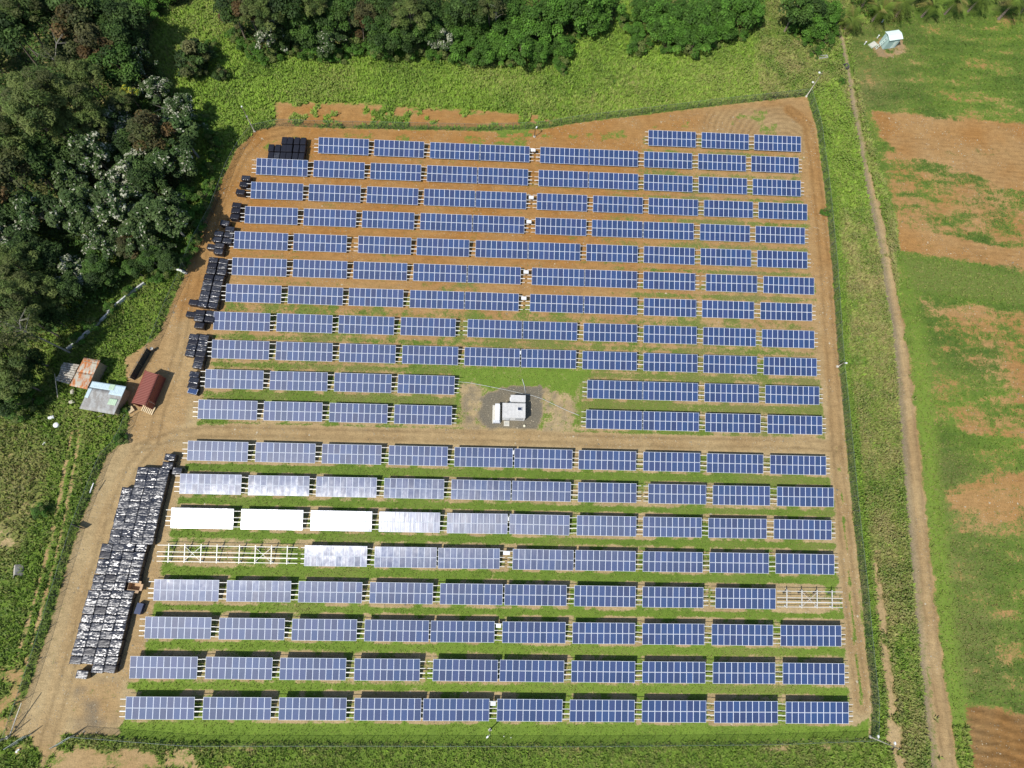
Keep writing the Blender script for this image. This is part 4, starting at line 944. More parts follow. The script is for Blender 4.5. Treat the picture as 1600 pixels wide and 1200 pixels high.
pole_lean((15, 1150), (33.5, 1098), .2, 2.2, .09, 'long pale pole propped up beside the gate at the lower left corner')
g = G(27.5, 1173, .2); t = thing('white_jug', 'small white jug lying on the verge by the gate', 'jug', (g[0], g[1], .17), R_(50))
b = MB(); b.tube([(-.28, 0, 0), (-.25, 0, 0), (.15, 0, 0), (.26, 0, 0)], [.14, .17, .17, .07], 14); b.build('body', M_WHITE, t, smooth=True); b = MB(); b.tube([(.27, 0, 0), (.34, 0, 0)], .06, 12); b.build('cap', M_GREYP, t)
g = G(240, 547, .2); t = thing('barrel', 'dark barrel with a pale rim at the end of the shade-net screen', 'barrel', (g[0], g[1], 0))
b = MB(); b.tube([(0, 0, 0), (0, 0, .45), (0, 0, .9)], [.28, .31, .28], 16); b.build('body', M_DARKST, t, smooth=True); b = MB(); b.tube([(0, 0, .9), (0, 0, .95)], .3, 16); b.build('rim', M_CONC, t)
t = thing('notice_board', 'dark rectangular board standing against the west fence', 'board', tuple(G(124, 822, 0)), R_(-20))
b = MB(); b.box((.35, 0, .85), (1.7, .06, 1.3)); b.build('board', simple('dark_board', (.035, .035, .03), .6), t)
for s in (-.4, 1.1): b = MB(); b.box((s, .08, .75), (.08, .08, 1.5)); b.build('post', M_DARKST, t)

# ------------------------------------------------------------------ perimeter fence, gates, camera poles
def mesh_mat():
    t = NT('chain_link_mesh'); o = t.coord('UV')
    s = t.n('SeparateXYZ'); t.l(o, s.inputs[0])
    a = t.math('FRACT', t.math('MULTIPLY', t.math('ADD', s.outputs[0], s.outputs[1]), 14)); b_ = t.math('FRACT', t.math('MULTIPLY', t.math('SUBTRACT', s.outputs[0], s.outputs[1]), 14))
    m = t.math('MAXIMUM', t.math('LESS_THAN', a, .15), t.math('LESS_THAN', b_, .15))
    t.val(t.b.inputs['Base Color'], (.05, .085, .07)); t.b.inputs['Roughness'].default_value = .5
    tr = t.n('BsdfTransparent'); mx = t.n('MixShader'); t.l(m, mx.inputs[0]); t.l(tr.outputs[0], mx.inputs[1]); t.l(t.b.outputs[0], mx.inputs[2]); t.l(mx.outputs[0], t.out.inputs[0]); return t.m
M_MESH = mesh_mat(); M_POST = simple('fence_post_steel', (.16, .19, .17), .5, .3, .15)
pb_ = MB(); pb_.tube([(0, 0, 0), (0, 0, 2.15)], .035, 7); pb_.beam((0, 0, 2.15), (-.22, 0, 2.38), .03, .03); POSTM = pb_.mesh('post', [M_POST])
def fence(pts, label, flip=1):
    P = GP(pts); c = P.mean(0); t = thing('chain_link_fence', label, 'fence', (c[0], c[1], 0), group='perimeter fence runs')
    seg = np.hypot(*np.diff(P[:, :2], axis=0).T); cum = np.concatenate([[0], np.cumsum(seg)]); n = min(int(cum[-1]/2.5), 98)
    V_ = []; U_ = []
    for i in range(n+1):
        s = cum[-1]*i/n; x = np.interp(s, cum, P[:, 0])-c[0]; y = np.interp(s, cum, P[:, 1])-c[1]
        x2 = np.interp(min(s+.5, cum[-1]), cum, P[:, 0])-np.interp(max(s-.5, 0), cum, P[:, 0]); y2 = np.interp(min(s+.5, cum[-1]), cum, P[:, 1])-np.interp(max(s-.5, 0), cum, P[:, 1])
        link('post', POSTM, t, None, (x, y, 0), (R_(random.gauss(0, 1)), R_(random.gauss(0, 1)), math.atan2(y2, x2)+math.pi/2*flip))
        V_ += [(x, y, .02), (x, y, 2.05)]; U_ += [(s, 0), (s, 2.05)]
    F_ = [(2*i, 2*i+2, 2*i+3, 2*i+1) for i in range(n)]
    me = bpy.data.meshes.new('mesh'); me.from_pydata(V_, [], F_); me.materials.append(M_MESH); uv = me.uv_layers.new(name='UVMap')
    for p in me.polygons:
        for li, vi in zip(p.loop_indices, p.vertices): uv.data[li].uv = U_[vi]
    link('wire_mesh', me, t)
    b = MB(); V3 = [(V_[2*i+1][0], V_[2*i+1][1], 2.1) for i in range(n+1)]; b.tube(V3, .022, 5); b.build('top_rail', M_POST, t)
fence(FENCE_W[:9], 'lower western chain-link fence beside the curved dirt road')
fence(FENCE_W[10:], 'upper western chain-link fence between the dirt track and the forest')
fence(FENCE_N, 'northern chain-link fence below the grassy meadow'); fence(FENCE_E, 'eastern chain-link fence along the olive weeds'); fence(FENCE_S[:-1]+[(122, 1146)], 'southern chain-link fence in front of the lowest table row')
def gate(p0, p1, label):
    a, b_ = G(*p0), G(*p1); L = math.hypot(*(b_-a)[:2]); t = thing('gate_leaf', label, 'gate', (a[0], a[1], 0), math.atan2(b_[1]-a[1], b_[0]-a[0]), 'gate leaves at the entrance')
    b = MB()
    for q in (((0, 0, .2), (L, 0, .2)), ((0, 0, 2.0), (L, 0, 2.0)), ((0, 0, 1.1), (L, 0, 1.1)), ((0, 0, .12), (0, 0, 2.05)), ((L, 0, .12), (L, 0, 2.05)), ((L/2, 0, .2), (L/2, 0, 2.0))): b.tube(q, .05, 6)
    b.build('frame', M_POST, t)
    me = bpy.data.meshes.new('mesh'); me.from_pydata([(0, 0, .2), (L, 0, .2), (L, 0, 2), (0, 0, 2)], [], [(0, 1, 2, 3)]); me.materials.append(M_MESH); uv = me.uv_layers.new(name='UVMap')
    for i, q in enumerate(((0, 0), (L, 0), (L, 2), (0, 2))): uv.data[i].uv = q
    link('wire_mesh', me, t)
gate((22, 1165), (52, 1145), 'open gate leaf on the left side of the lower left entrance'); gate((92, 1164), (122, 1146), 'open gate leaf on the right side of the lower left entrance')
def campole(bx_, by_, h, label, heads=(.55, .93), az=0.0, dark=False):
    g = G(bx_, by_); t = thing('camera_pole', label, 'camera pole', (g[0], g[1], 0), az, 'camera poles along the perimeter')
    b = MB(); b.tube([(0, 0, 0), (0, 0, h*.5), (0, 0, h)], [.09, .08, .06], 10); b.build('pole', M_DARKST if dark else M_TIMB, t, smooth=True)
    b = MB(); b.box((0, 0, .12), (.4, .4, .24)); b.build('base', M_CONC, t)
    for i, f in enumerate(heads):
        z = h*f; s = 1
        b = MB(); b.beam((0, 0, z), (s*.35, 0, z), .05, .05); ar = b.build('arm', M_GALV, t)
        b = MB(); b.box((s*.5, 0, z), (.3, .22, .24)); b.box((s*.68, 0, z+.02), (.1, .14, .14)); b.build('camera' if i else 'junction_box', M_WHITE, t)
campole(1259.5, 151, 6.9, 'tall camera pole at the top right corner of the yard', az=R_(150))
campole(398, 206, 6.9, 'tall camera pole at the top left corner of the yard', az=R_(120))
campole(1359.4, 1151, 6.9, 'tall camera pole at the lower right corner of the yard', (.3, .87), az=R_(80))
campole(1308, 573, 2.2, 'short camera pole beside the east track halfway up', (.95,), az=R_(0))
campole(835, 214, 2.6, 'short dark post by the orange bank behind the top row', (.9,), az=R_(60), dark=True)
campole(765.5, 1140, 3.2, 'short dark pole in the grass below the lowest table row', (.9,), az=R_(220), dark=True)
campole(12, 1152, 5.0, 'camera pole beside the gate at the lower left entrance', (.5,), az=R_(160))
for (px, py), lab in (((787, 1149), 'small white marker stake left of its pair near the south fence'), ((798, 1151), 'small white marker stake right of its pair near the south fence')):
    g = G(px, py); t = thing('marker_stake', lab, 'stake', (g[0], g[1], 0)); b = MB(); b.box((0, 0, .3), (.05, .05, .6)); b.build('stake', M_WOOD, t); b = MB(); b.box((0, 0, .62), (.1, .1, .08)); b.build('cap', M_WHITE, t)

# ------------------------------------------------------------------ pump house at the top right
M_TEAL = simple('pale_teal_paint', (.36, .50, .46), .7, 0, .1, 2); M_MINT = simple('mint_tin', (.66, .78, .70), .45, 0, .06, 2)
g0, g1 = G(1377, 77.5), G(1397, 74.5); ang = math.atan2(g1[1]-g0[1], g1[0]-g0[0]); g = (g0+g1)/2
t = thing('pump_house', 'tall narrow teal pump house with a pale mint roof in the field corner', 'pump house', (g[0], g[1]+1.1, 0), ang)
for nm, c, d in (('wall', (0, -1.05, 1.25), (3.0, .1, 2.5)), ('wall', (0, 1.05, 1.25), (3.0, .1, 2.5)), ('wall', (-1.5, 0, 1.25), (.1, 2.0, 2.5)), ('wall', (1.5, 0, 1.25), (.1, 2.0, 2.5))): wall_box(nm, c, d, M_TEAL, t)
corr('roof', [(-1.75, -1.35, 2.6), (1.75, -1.35, 2.6), (1.75, .05, 2.95), (-1.75, .05, 2.95)], t, M_MINT, .3, .03); corr('roof', [(-1.75, .05, 2.95), (1.75, .05, 2.95), (1.75, 1.35, 2.65), (-1.75, 1.35, 2.65)], t, M_MINT, .3, .03)
b = MB(); b.box((.6, -1.13, 1.0), (.8, .05, 1.9)); d_ = b.build('door', M_MINT, t); b = MB(); b.box((.3, -1.17, 1.0), (.05, .04, .15)); b.build('handle', M_DARKST, d_)
b = MB(); b.beam((-1.75, -.6, 2.55), (-3.2, -.8, .0), .07, .07); b.beam((-1.75, -.15, 2.55), (-3.2, -.35, .0), .07, .07)
for k_ in range(6): f_ = (k_+.5)/6; b.beam((-1.75-1.45*f_, -.6-.2*f_, 2.55*(1-f_)), (-1.75-1.45*f_, -.15-.2*f_, 2.55*(1-f_)), .05, .05)
b.build('ladder', M_MINT, t)
g = G(1364, 70, .1); t = thing('concrete_slab', 'pale green concrete slab left of the pump house', 'slab', (g[0], g[1], 0), R_(35)); b = MB(); b.box((0, 0, .1), (2.0, 1.3, .2)); b.build('slab', simple('mossy_concrete', (.42, .46, .36), .9), t)
b = MB(); b.box((0, 0, .215), (1.5, .9, .03)); b.build('cover', M_CONC, t)
for (px, py), lab in (((1350.5, 69.5), 'round white post left of the concrete slab'), ((1377.5, 35), 'round white post above the pump house'), ((1370.5, 59.5), 'round white post beside the pump house ladder')):
    g = G(px, py); t = thing('white_post', lab, 'post', (g[0], g[1], 0), group='white marker posts around the pump house'); b = MB(); b.tube([(0, 0, 0), (0, 0, .7)], .12, 12); b.build('post', M_WHITE, t); b = MB(); b.tube([(0, 0, .7), (0, 0, .78)], .17, 12); b.build('cap', M_WHITE, t)
t = thing('metal_trough', 'grey metal trough lying in the grass above the top right fence corner', 'trough', tuple(G(1285, 91, 0)), R_(8))
b = MB(); b.box((0, 0, .1), (2.0, .7, .06)); b.box((0, .35, .3), (2.0, .05, .4)); b.box((0, -.35, .3), (2.0, .05, .4)); b.box((.98, 0, .3), (.05, .65, .4)); b.box((-.98, 0, .3), (.05, .65, .4)); b.build('body', M_GALV, t)
b = MB(); b.beam((-.98, -.35, .52), (.98, -.35, .52), .07, .04); b.beam((-.98, .35, .52), (.98, .35, .52), .07, .04); b.build('rim', M_GREYP, t)
g = G(1321.5, 103, .3); t = thing('culvert_box', 'dark square culvert box sitting across the ditch at the top', 'culvert', (g[0], g[1], 0), R_(15))
b = MB(); [b.box(c_, d_) for c_, d_ in (((0, .5, .1), (1.2, .12, .8)), ((0, -.5, .1), (1.2, .12, .8)), ((.6, 0, .1), (.12, 1.1, .8)), ((-.6, 0, .1), (.12, 1.1, .8)))]; b.build('frame', simple('dark_concrete', (.12, .11, .10), .9), t)
b = MB(); [b.beam((-.5+i*.2, -.45, .4), (-.5+i*.2, .45, .4), .04, .04) for i in range(6)]; b.build('grate', M_DARKST, t)
# ------------------------------------------------------------------ trees, bushes and palms
M_BARK = simple('bark', (.16, .125, .09), .9, 0, .3, 3, .3); M_PALEB = simple('pale_bark', (.26, .24, .19), .85, 0, .2, 3)
def leaf_quads(C_, N_, size, r, aspect=.6):
    """leaf quads at centres C_ facing N_"""
    n = len(C_); N_ = N_/np.linalg.norm(N_, axis=1, keepdims=True)
    T_ = np.cross(N_, r.normal(size=(n, 3))); T_ /= np.linalg.norm(T_, axis=1, keepdims=True)+1e-9; B_ = np.cross(N_, T_)
    s = (size*r.uniform(.6, 1.35, n))[:, None]
    a = T_*s*.5; b_ = B_*s*.5*aspect
    Q_ = np.stack([C_-a, C_-b_*1.0+a*.1, C_+a, C_+b_*1.0+a*.1], 1)
    return Q_.reshape(-1, 3)
def crown_mesh(name, seed, R0, H, nc, nl, leaf, cols, hi=None, hifrac=0.0, cr=(.20, .40), flat=1.1, up=.6, top=1.0, aspect=.6):
    """crown: nc leafy clumps spread through an uneven dome of radius R0 whose top is at H"""
    r = np.random.default_rng(seed); cen = []
    for _ in range(nc):
        th = r.uniform(0, 2*np.pi); q = r.uniform(0, 1)**.5; lob = 1+.22*math.sin(3*th+seed)+.16*math.sin(5*th+2*seed)
        z = math.sqrt(max(0, 1-q*q*.92))
        rr = R0*q*lob*.86; cen.append((rr*math.cos(th), rr*math.sin(th), H-R0*flat+z*R0*flat*(r.uniform(.12, 1.05)**.6)*top))
    cen = np.array(cen); crad = R0*r.uniform(*cr, nc); crad[:] *= 1
    per = np.maximum((nl*crad**2/np.sum(crad**2)).astype(int), 8)
    Cs, Ns, T_ = [], [], []
    for i in range(nc):
        n = per[i]; d = r.normal(size=(n, 3)); d[:, 2] = np.abs(d[:, 2])*1.1-.25; d /= np.linalg.norm(d, axis=1, keepdims=True)
        rad = crad[i]*r.uniform(.45, 1.08, (n, 1))**.6
        Cs.append(cen[i]+d*rad*[1, 1, .85]); Ns.append(d*.7+r.normal(size=(n, 3))*.5+[0, 0, up])
        base = cols[r.integers(len(cols))]*r.uniform(.75, 1.2)
        c = base[None, :]*r.uniform(.7, 1.35, (n, 1))
        if hi is not None:
            m = r.random(n) < hifrac*(r.random() < .75)*r.uniform(.5, 1.6); c[m] = hi*r.uniform(.8, 1.1, (m.sum(), 1))
        T_.append(c)
    C_ = np.concatenate(Cs); N_ = np.concatenate(Ns); T_ = np.concatenate(T_)
    V_ = leaf_quads(C_, N_, leaf, r, aspect)
    return np_mesh(name, V_, np.arange(len(V_)).reshape(-1, 4), [M_FOL], {'tint': np.repeat(T_, 4, 0)}), cen
def trunk_mesh(name, seed, H, R0, cen, rad, mat, nb=7, bare=0):
    rr = random.Random(seed); b = MB(); f = H-R0*.75
    b.tube([(0, 0, -.3), (.1*rr.uniform(-1, 1), .1*rr.uniform(-1, 1), f*.4), (.3*rr.uniform(-1, 1), .3*rr.uniform(-1, 1), f), (0, 0, H-R0*.35)], [rad*1.35, rad, rad*.8, rad*.3], 8)
    for c in rr.sample(list(map(tuple, cen)), min(nb, len(cen))):
        z0 = f*rr.uniform(.7, 1.0); b.tube([(0, 0, z0), (c[0]*.45, c[1]*.45, z0+(c[2]-z0)*.55), (c[0]*.98, c[1]*.98, c[2])], [rad*.55, rad*.32, rad*.1], 6)
    for i in range(bare):
        th = rr.uniform(0, 6.28); L = R0*rr.uniform(.9, 1.25); z1 = H+rr.uniform(-.1, .9)
        p1 = (math.cos(th)*L*.5, math.sin(th)*L*.5, z1-.6); p2 = (math.cos(th)*L, math.sin(th)*L, z1)
        b.tube([(0, 0, f), p1, p2], [rad*.5, rad*.3, rad*.13], 6)
        for s in (-.5, .5): b.tube([p1, (math.cos(th+s)*L*.9, math.sin(th+s)*L*.9, z1-.1)], [rad*.24, rad*.08], 5)
    return b.mesh(name, [mat], True)
A = lambda *c: np.array(c)
DKG = [A(.034, .068, .013), A(.050, .092, .017), A(.062, .11, .022), A(.030, .058, .013)]
MIDG = [A(.060, .125, .018), A(.08, .155, .024), A(.045, .095, .016)]
BRI = [A(.080, .185, .020), A(.10, .215, .026), A(.065, .145, .018)]
OLV = [A(.095, .110, .032), A(.075, .095, .027), A(.115, .115, .04)]
BRN = [A(.12, .075, .025), A(.09, .07, .022), A(.06, .06, .02)]
GRYG = [A(.060, .105, .026), A(.080, .125, .034), A(.045, .085, .020)]
BAMB = [A(.105, .15, .032), A(.080, .125, .028), A(.135, .17, .042)]
KINDS = {}
def kind(key, name, what, variants): KINDS[key] = dict(name=name, what=what, v=variants, used=[0]*len(variants))
def proto(seed, R0, H, nc, nl, leaf, cols, rad=.16, mat=None, bare=0, **kw):
    me, cen = crown_mesh('crown', seed, R0, H, nc, nl, leaf, cols, **kw)
    return (me, trunk_mesh('trunk', seed, H, R0, cen, rad, mat or M_BARK, 8, bare), R0, H)
kind('dark', 'broadleaf_tree', 'dark green broadleaf tree', [proto(s, 3.6, 9.5, 34, 5200, .42, DKG) for s in (1, 2, 3)])
kind('mid', 'leafy_tree', 'mid green leafy tree', [proto(s, 3.4, 8.0, 36, 5200, .40, MIDG+DKG[:2]) for s in (11, 12, 13)])
kind('silver', 'silver_leaf_tree', 'tree with silvery white leaves', [proto(s, 3.8, 7.6, 52, 4600, .44, GRYG, hi=A(.50, .50, .36), hifrac=hf, mat=M_PALEB, bare=bn, cr=(.11, .24), up=.7) for s, hf, bn in ((21, .10, 0), (22, .40, 0), (23, .22, 1), (24, .05, 0), (25, .14, 0))])
kind('olive', 'bamboo_clump', 'feathery olive bamboo clump', [proto(s, 3.0, 9.5, 46, 6500, .36, BAMB+OLV[:1], cr=(.14, .30), flat=1.25, aspect=.28, rad=.12) for s in (31, 32, 33)])
kind('brown', 'brown_leaf_tree', 'brownish leaved tree', [proto(s, 3.0, 8.5, 30, 4200, .36, BRN+OLV) for s in (41, 42)])
kind('vine', 'vine_covered_tree', 'bright green vine-covered tree', [proto(s, 3.4, 5.6, 40, 5600, .38, BRI+MIDG[:1], cr=(.2, .38), flat=1.1) for s in (51, 52, 53)])
kind('bush', 'bush', 'rounded green bush', [proto(s, 1.9, 2.6, 20, 2400, .26, BRI+MIDG[:1]+BAMB[2:], rad=.08, flat=1.1) for s in (61, 62)])
kind('shrub', 'shrub', 'rounded dark shrub', [proto(s, 2.2, 3.1, 26, 3200, .30, DKG+OLV, rad=.1, flat=1.2, cr=(.16, .34)) for s in (65, 66)])
kind('yellow', 'flowering_tree', 'small tree flecked with yellow blossom', [proto(71, 2.0, 8.8, 18, 1900, .34, MIDG+OLV, hi=A(.55, .52, .05), hifrac=.55, rad=.13)])
kind('bare', 'bare_branched_tree', 'grey half-bare tree', [proto(81, 2.6, 9.8, 20, 500, .26, OLV, mat=M_PALEB, bare=3, rad=.10)])
pairs = {}
def plant(key, x, y, s, rz, label, group):
    K = KINDS[key]; v = K['v'][int(abs(x*7.3+y*3.1)) % len(K['v'])]
    t = thing(K['name'], label, 'bush' if key in ('bush', 'shrub') else 'tree', (x, y, 0), rz, group)
    sz = s*random.uniform(.88, 1.15); t.scale = (s, s, sz)
    link('crown', v[0], t); link('trunk', v[1], t); t.rotation_euler = (R_(random.gauss(0, 3)), R_(random.gauss(0, 3)), rz)
    return t
LABS = set()
def where(px, py):
    fx_, fy_ = max(px, 0)/16, max(py, 0)/12
    return fx_, fy_
def lab_for(key, px, py, area):
    w_ = KINDS[key]['what']
    for extra in (0, .5, -.5, 1, -1, 1.5, -1.5):
        a, b_ = px/16+extra, py/12
        l = '%s %s, %.0f%% across, %.0f%% down the photo' % (w_, area, a, b_) if a > -.4 and b_ > -.4 else None
        if l is None: return '%s %s, just outside the photo edge' % (w_, area)
        if l not in LABS: LABS.add(l); return l
    return l
def plantpx(key, px, py, rpx, area, group, hscale=1.0):
    """crown centre at photo position with crown radius in photo pixels"""
    K = KINDS[key]; R0, H = K['v'][0][2:4]; s = 1.0
    for _ in range(4):
        g = G(px, py, H*s*.72); dist = np.linalg.norm(CAM-g); s = rpx*dist/FPX/R0*.98
    return plant(key, g[0], g[1], s, random.uniform(0, 6.28), lab_for(key, px, py, area), group)
GW = 'trees of the dense western forest'; GN = 'trees and bushes along the northern forest edge'
hand = [
 ('brown', 118, 42, 26), ('brown', 140, 70, 24), ('silver', 212, 94, 22), ('yellow', 205, 150, 11), ('yellow', 27, 52, 11), ('yellow', 150, 58, 8), ('yellow', 166, 115, 7), ('yellow', 33, 205, 10),
 ('bare', 82, 100, 20), ('silver', 240, 140, 21), ('silver', 284, 208, 33), ('silver', 274, 168, 24), ('silver', 256, 245, 32), ('silver', 172, 195, 24), ('silver', 140, 235, 30), ('silver', 208, 262, 32),
 ('silver', 110, 270, 28), ('silver', 60, 330, 30), ('silver', 120, 330, 34), ('silver', 175, 315, 34), ('silver', 228, 330, 36), ('silver', 262, 340, 34), ('silver', 215, 368, 26), ('silver', 12, 368, 24), ('silver', 105, 425, 24), ('silver', 160, 378, 28),
 ('silver', 255, 390, 14), ('brown', 228, 212, 26), ('brown', 200, 385, 18), ('mid', 232, 402, 16), ('mid', 208, 418, 14), ('dark', 262, 405, 16),
 ('olive', 40, 150, 34), ('olive', 85, 150, 28), ('olive', 60, 195, 32), ('olive', 20, 240, 28), ('olive', 115, 120, 24), ('olive', 125, 165, 28), ('olive', 150, 195, 20), ('olive', 105, 205, 24), ('mid', 180, 105, 26), ('olive', 145, 130, 22), ('brown', 25, 280, 30), ('brown', 8, 185, 18), ('brown', 225, 195, 16),
 ('dark', 50, 265, 26), ('mid', 62, 232, 16), ('dark', 95, 245, 20), ('dark', 130, 20, 26), ('dark', 165, 20, 26), ('dark', 198, 30, 22), ('vine', 226, 6, 15), ('vine', 262, -14, 14), ('dark', 185, 60, 24), ('dark', 196, 62, 17), ('olive', 20, 20, 26), ('dark', 55, 10, 26), ('dark', 90, 8, 20), ('dark', 20, 60, 24),
 ('olive', 25, 410, 26), ('olive', 45, 450, 26), ('olive', 12, 480, 28), ('olive', 80, 475, 18), ('olive', 48, 500, 24), ('olive', 20, 545, 28), ('dark', 48, 560, 16), ('bare', 52, 520, 26), ('olive', 15, 590, 26), ('mid', 35, 600, 16), ('dark', 82, 498, 16), ('dark', 112, 455, 18), ('dark', 75, 400, 22), ('dark', 145, 435, 16), ('mid', 170, 430, 13), ('dark', 40, 385, 20), ('mid', 150, 415, 18), ('dark', 8, 330, 22), ('dark', 5, 440, 20), ('dark', 230, 285, 22), ('vine', 290, 300, 13), ('vine', 290, 330, 13), ('dark', 195, 225, 18), ('mid', 218, 235, 16), ('olive', 190, 160, 18), ('mid', 15, 625, 18)]
hand += [('bush', 322, 262, 10), ('bush', 327, 285, 9), ('bush', 322, 305, 10), ('bush', 318, 322, 9), ('bush', 308, 352, 11), ('bush', 302, 372, 10), ('bush', 296, 392, 10), ('bush', 285, 405, 10), ('bush', 272, 412, 8), ('bush', 252, 425, 10), ('bush', 240, 432, 9),
 ('bush', 332, 240, 9), ('bush', 338, 225, 8), ('bush', 326, 210, 10), ('bush', 312, 185, 10), ('bush', 200, 455, 9), ('bush', 170, 478, 9), ('bush', 140, 505, 10), ('bush', 118, 528, 10)]
for k_, a_, b2, r2 in hand: plantpx(k_, a_, b2, r2, 'in the west woods', GW)
handn = [('dark', 366, 22, 22), ('brown', 385, 10, 26), ('olive', 410, 30, 24), ('silver', 418, 55, 22), ('dark', 448, 15, 26), ('mid', 470, 40, 20), ('dark', 440, 55, 14), ('olive', 490, 20, 20), ('mid', 515, 25, 22), ('silver', 514, 62, 20), ('mid', 480, 60, 14), ('bush', 552, 72, 12), ('mid', 540, 10, 22), ('brown', 562, 40, 16), ('brown', 570, 20, 18),
 ('mid', 595, 50, 22), ('mid', 625, 55, 20), ('olive', 640, 20, 26), ('dark', 600, 8, 22), ('mid', 665, 45, 20), ('vine', 622, 62, 14), ('silver', 686, 55, 20), ('mid', 700, 22, 20), ('dark', 672, 8, 20), ('vine', 722, 60, 22), ('dark', 735, 15, 24), ('vine', 745, 40, 18), ('vine', 760, 75, 20), ('olive', 768, 15, 20), ('vine', 785, 50, 24), ('vine', 805, 25, 24), ('vine', 815, 72, 24), ('vine', 840, 35, 26), ('vine', 870, 18, 26), ('vine', 905, 12, 28), ('vine', 928, 30, 20), ('vine', 877, 68, 17), ('vine', 845, 78, 16), ('bush', 876, 95, 11), ('bush', 838, 96, 10), ('vine', 945, 5, 22), ('vine', 780, 85, 12), ('mid', 790, 5, 20), ('brown', 660, 5, 16), ('bare', 775, 25, 16),
 ('vine', 1000, 12, 14), ('vine', 996, 45, 14), ('bush', 996, 70, 13), ('vine', 1025, 15, 22), ('vine', 1060, 20, 24), ('vine', 1095, 18, 24), ('vine', 1130, 15, 22), ('vine', 1165, 12, 22), ('vine', 1035, 45, 18), ('vine', 1065, 55, 18), ('vine', 1100, 50, 20), ('vine', 1135, 42, 18), ('vine', 1180, 25, 12), ('bush', 1082, 72, 14), ('bush', 1112, 64, 11), ('bush', 975, 30, 10),
 ('mid', 1245, 15, 20), ('vine', 1275, 35, 18), ('vine', 1300, 20, 16), ('mid', 1270, 5, 18), ('bush', 1292, 62, 10), ('bush', 1262, 60, 9), ('bush', 1275, 78, 8)]
handn += [('shrub', 372, 45, 11), ('bush', 366, 52, 10), ('bush', 382, 68, 11), ('bush', 398, 78, 12), ('bush', 412, 86, 11), ('bush', 430, 78, 12), ('bush', 448, 72, 10), ('bush', 470, 78, 11), ('bush', 494, 82, 12), ('bush', 512, 86, 10), ('bush', 530, 84, 11), ('bush', 575, 72, 10), ('bush', 592, 78, 12), ('bush', 610, 80, 12), ('bush', 640, 80, 12), ('bush', 662, 76, 12), ('bush', 680, 84, 12), ('bush', 700, 84, 12), ('bush', 720, 88, 11), ('bush', 740, 86, 11), ('bush', 800, 92, 10), ('bush', 905, 48, 9), ('bush', 892, 62, 8), ('bush', 1010, 66, 9), ('bush', 1040, 72, 9), ('bush', 1160, 52, 9), ('bush', 1240, 45, 9), ('bush', 1305, 45, 9)]
for k_, a_, b2, r2 in handn: plantpx(k_, a_, b2, r2, 'on the north edge', GN)
GS = 'shrubs standing alone in the grass'
for k_, a_, b2, r2 in (('shrub', 300, 82, 27), ('shrub', 345, 112, 11), ('bush', 328, 70, 9), ('shrub', 306, 103, 14), ('bush', 880, 108, 7), ('bush', 1318, 125, 5), ('bush', 1380, 14, 10), ('bush', 186, 685, 9), ('bush', 60, 798, 10), ('bush', 195, 640, 6), ('bush', 45, 620, 14), ('bush', 25, 645, 12), ('bush', 1290, 330, 6), ('bush', 852, 1006, 2)):
    if a_ == 852: continue
    plantpx(k_, a_, b2, r2, 'alone in the grass', GS)
# continue the woods beyond the picture edges
for i in range(70):
    if i < 34: px, py = random.uniform(-260, -20), random.uniform(-120, 640)
    else: px, py = random.uniform(-100, 1330), random.uniform(-150, -32)
    k_ = random.choice(('dark', 'mid', 'olive', 'silver', 'dark') if px < 700 else ('vine', 'mid', 'dark'))
    K = KINDS[k_]; g = G(px, py, 6); rr_ = random.uniform(.8, 1.25)
    plant(k_, g[0], g[1], rr_, random.uniform(0, 6.28), '%s deep in the woods just beyond the photo edge' % K['what'], 'trees beyond the photo edge')
# low undergrowth filling the forest floor
def under(name, n, x0, x1, y0, y1, polys, label, seed, hmax, cols, leaf=.4):
    r = np.random.default_rng(seed); X, Y = scatter(n, x0, x1, y0, y1, lambda X, Y: np.maximum.reduce([poly(X, Y, P, .5) for P in polys]) > .5, r)
    H_ = (fbm(X, Y, 4.5, seed)*1.4)**1.5*hmax*r.uniform(.55, 1, len(X))
    C_ = np.stack([X, Y, H_+.1], -1); N_ = r.normal(size=(len(X), 3))*.6+[0, 0, .9]
    V_ = leaf_quads(C_, N_, leaf, r); cc = np.array(cols)[(vnoise(X, Y, 5, seed+1)*len(cols)).astype(int) % len(cols)]*r.uniform(.6, 1.3, (len(X), 1))
    me = np_mesh(name, V_, np.arange(len(V_)).reshape(-1, 4), [M_FOL], {'tint': np.repeat(cc, 4, 0)}); props(link(name, me), label, 'undergrowth', kind='stuff')
under('undergrowth', 110000, -118, -40, 40, 125, [FOREST_W], 'dark leafy undergrowth between the trees of the west woods', 5, 3.0, DKG+MIDG+OLV[:1], .5)
under('undergrowth', 70000, -58, 75, 96, 140, [FOREST_N, FOREST_N2, FOREST_E], 'leafy undergrowth below the northern forest edge', 6, 2.6, MIDG+BRI+OLV[:1], .45)
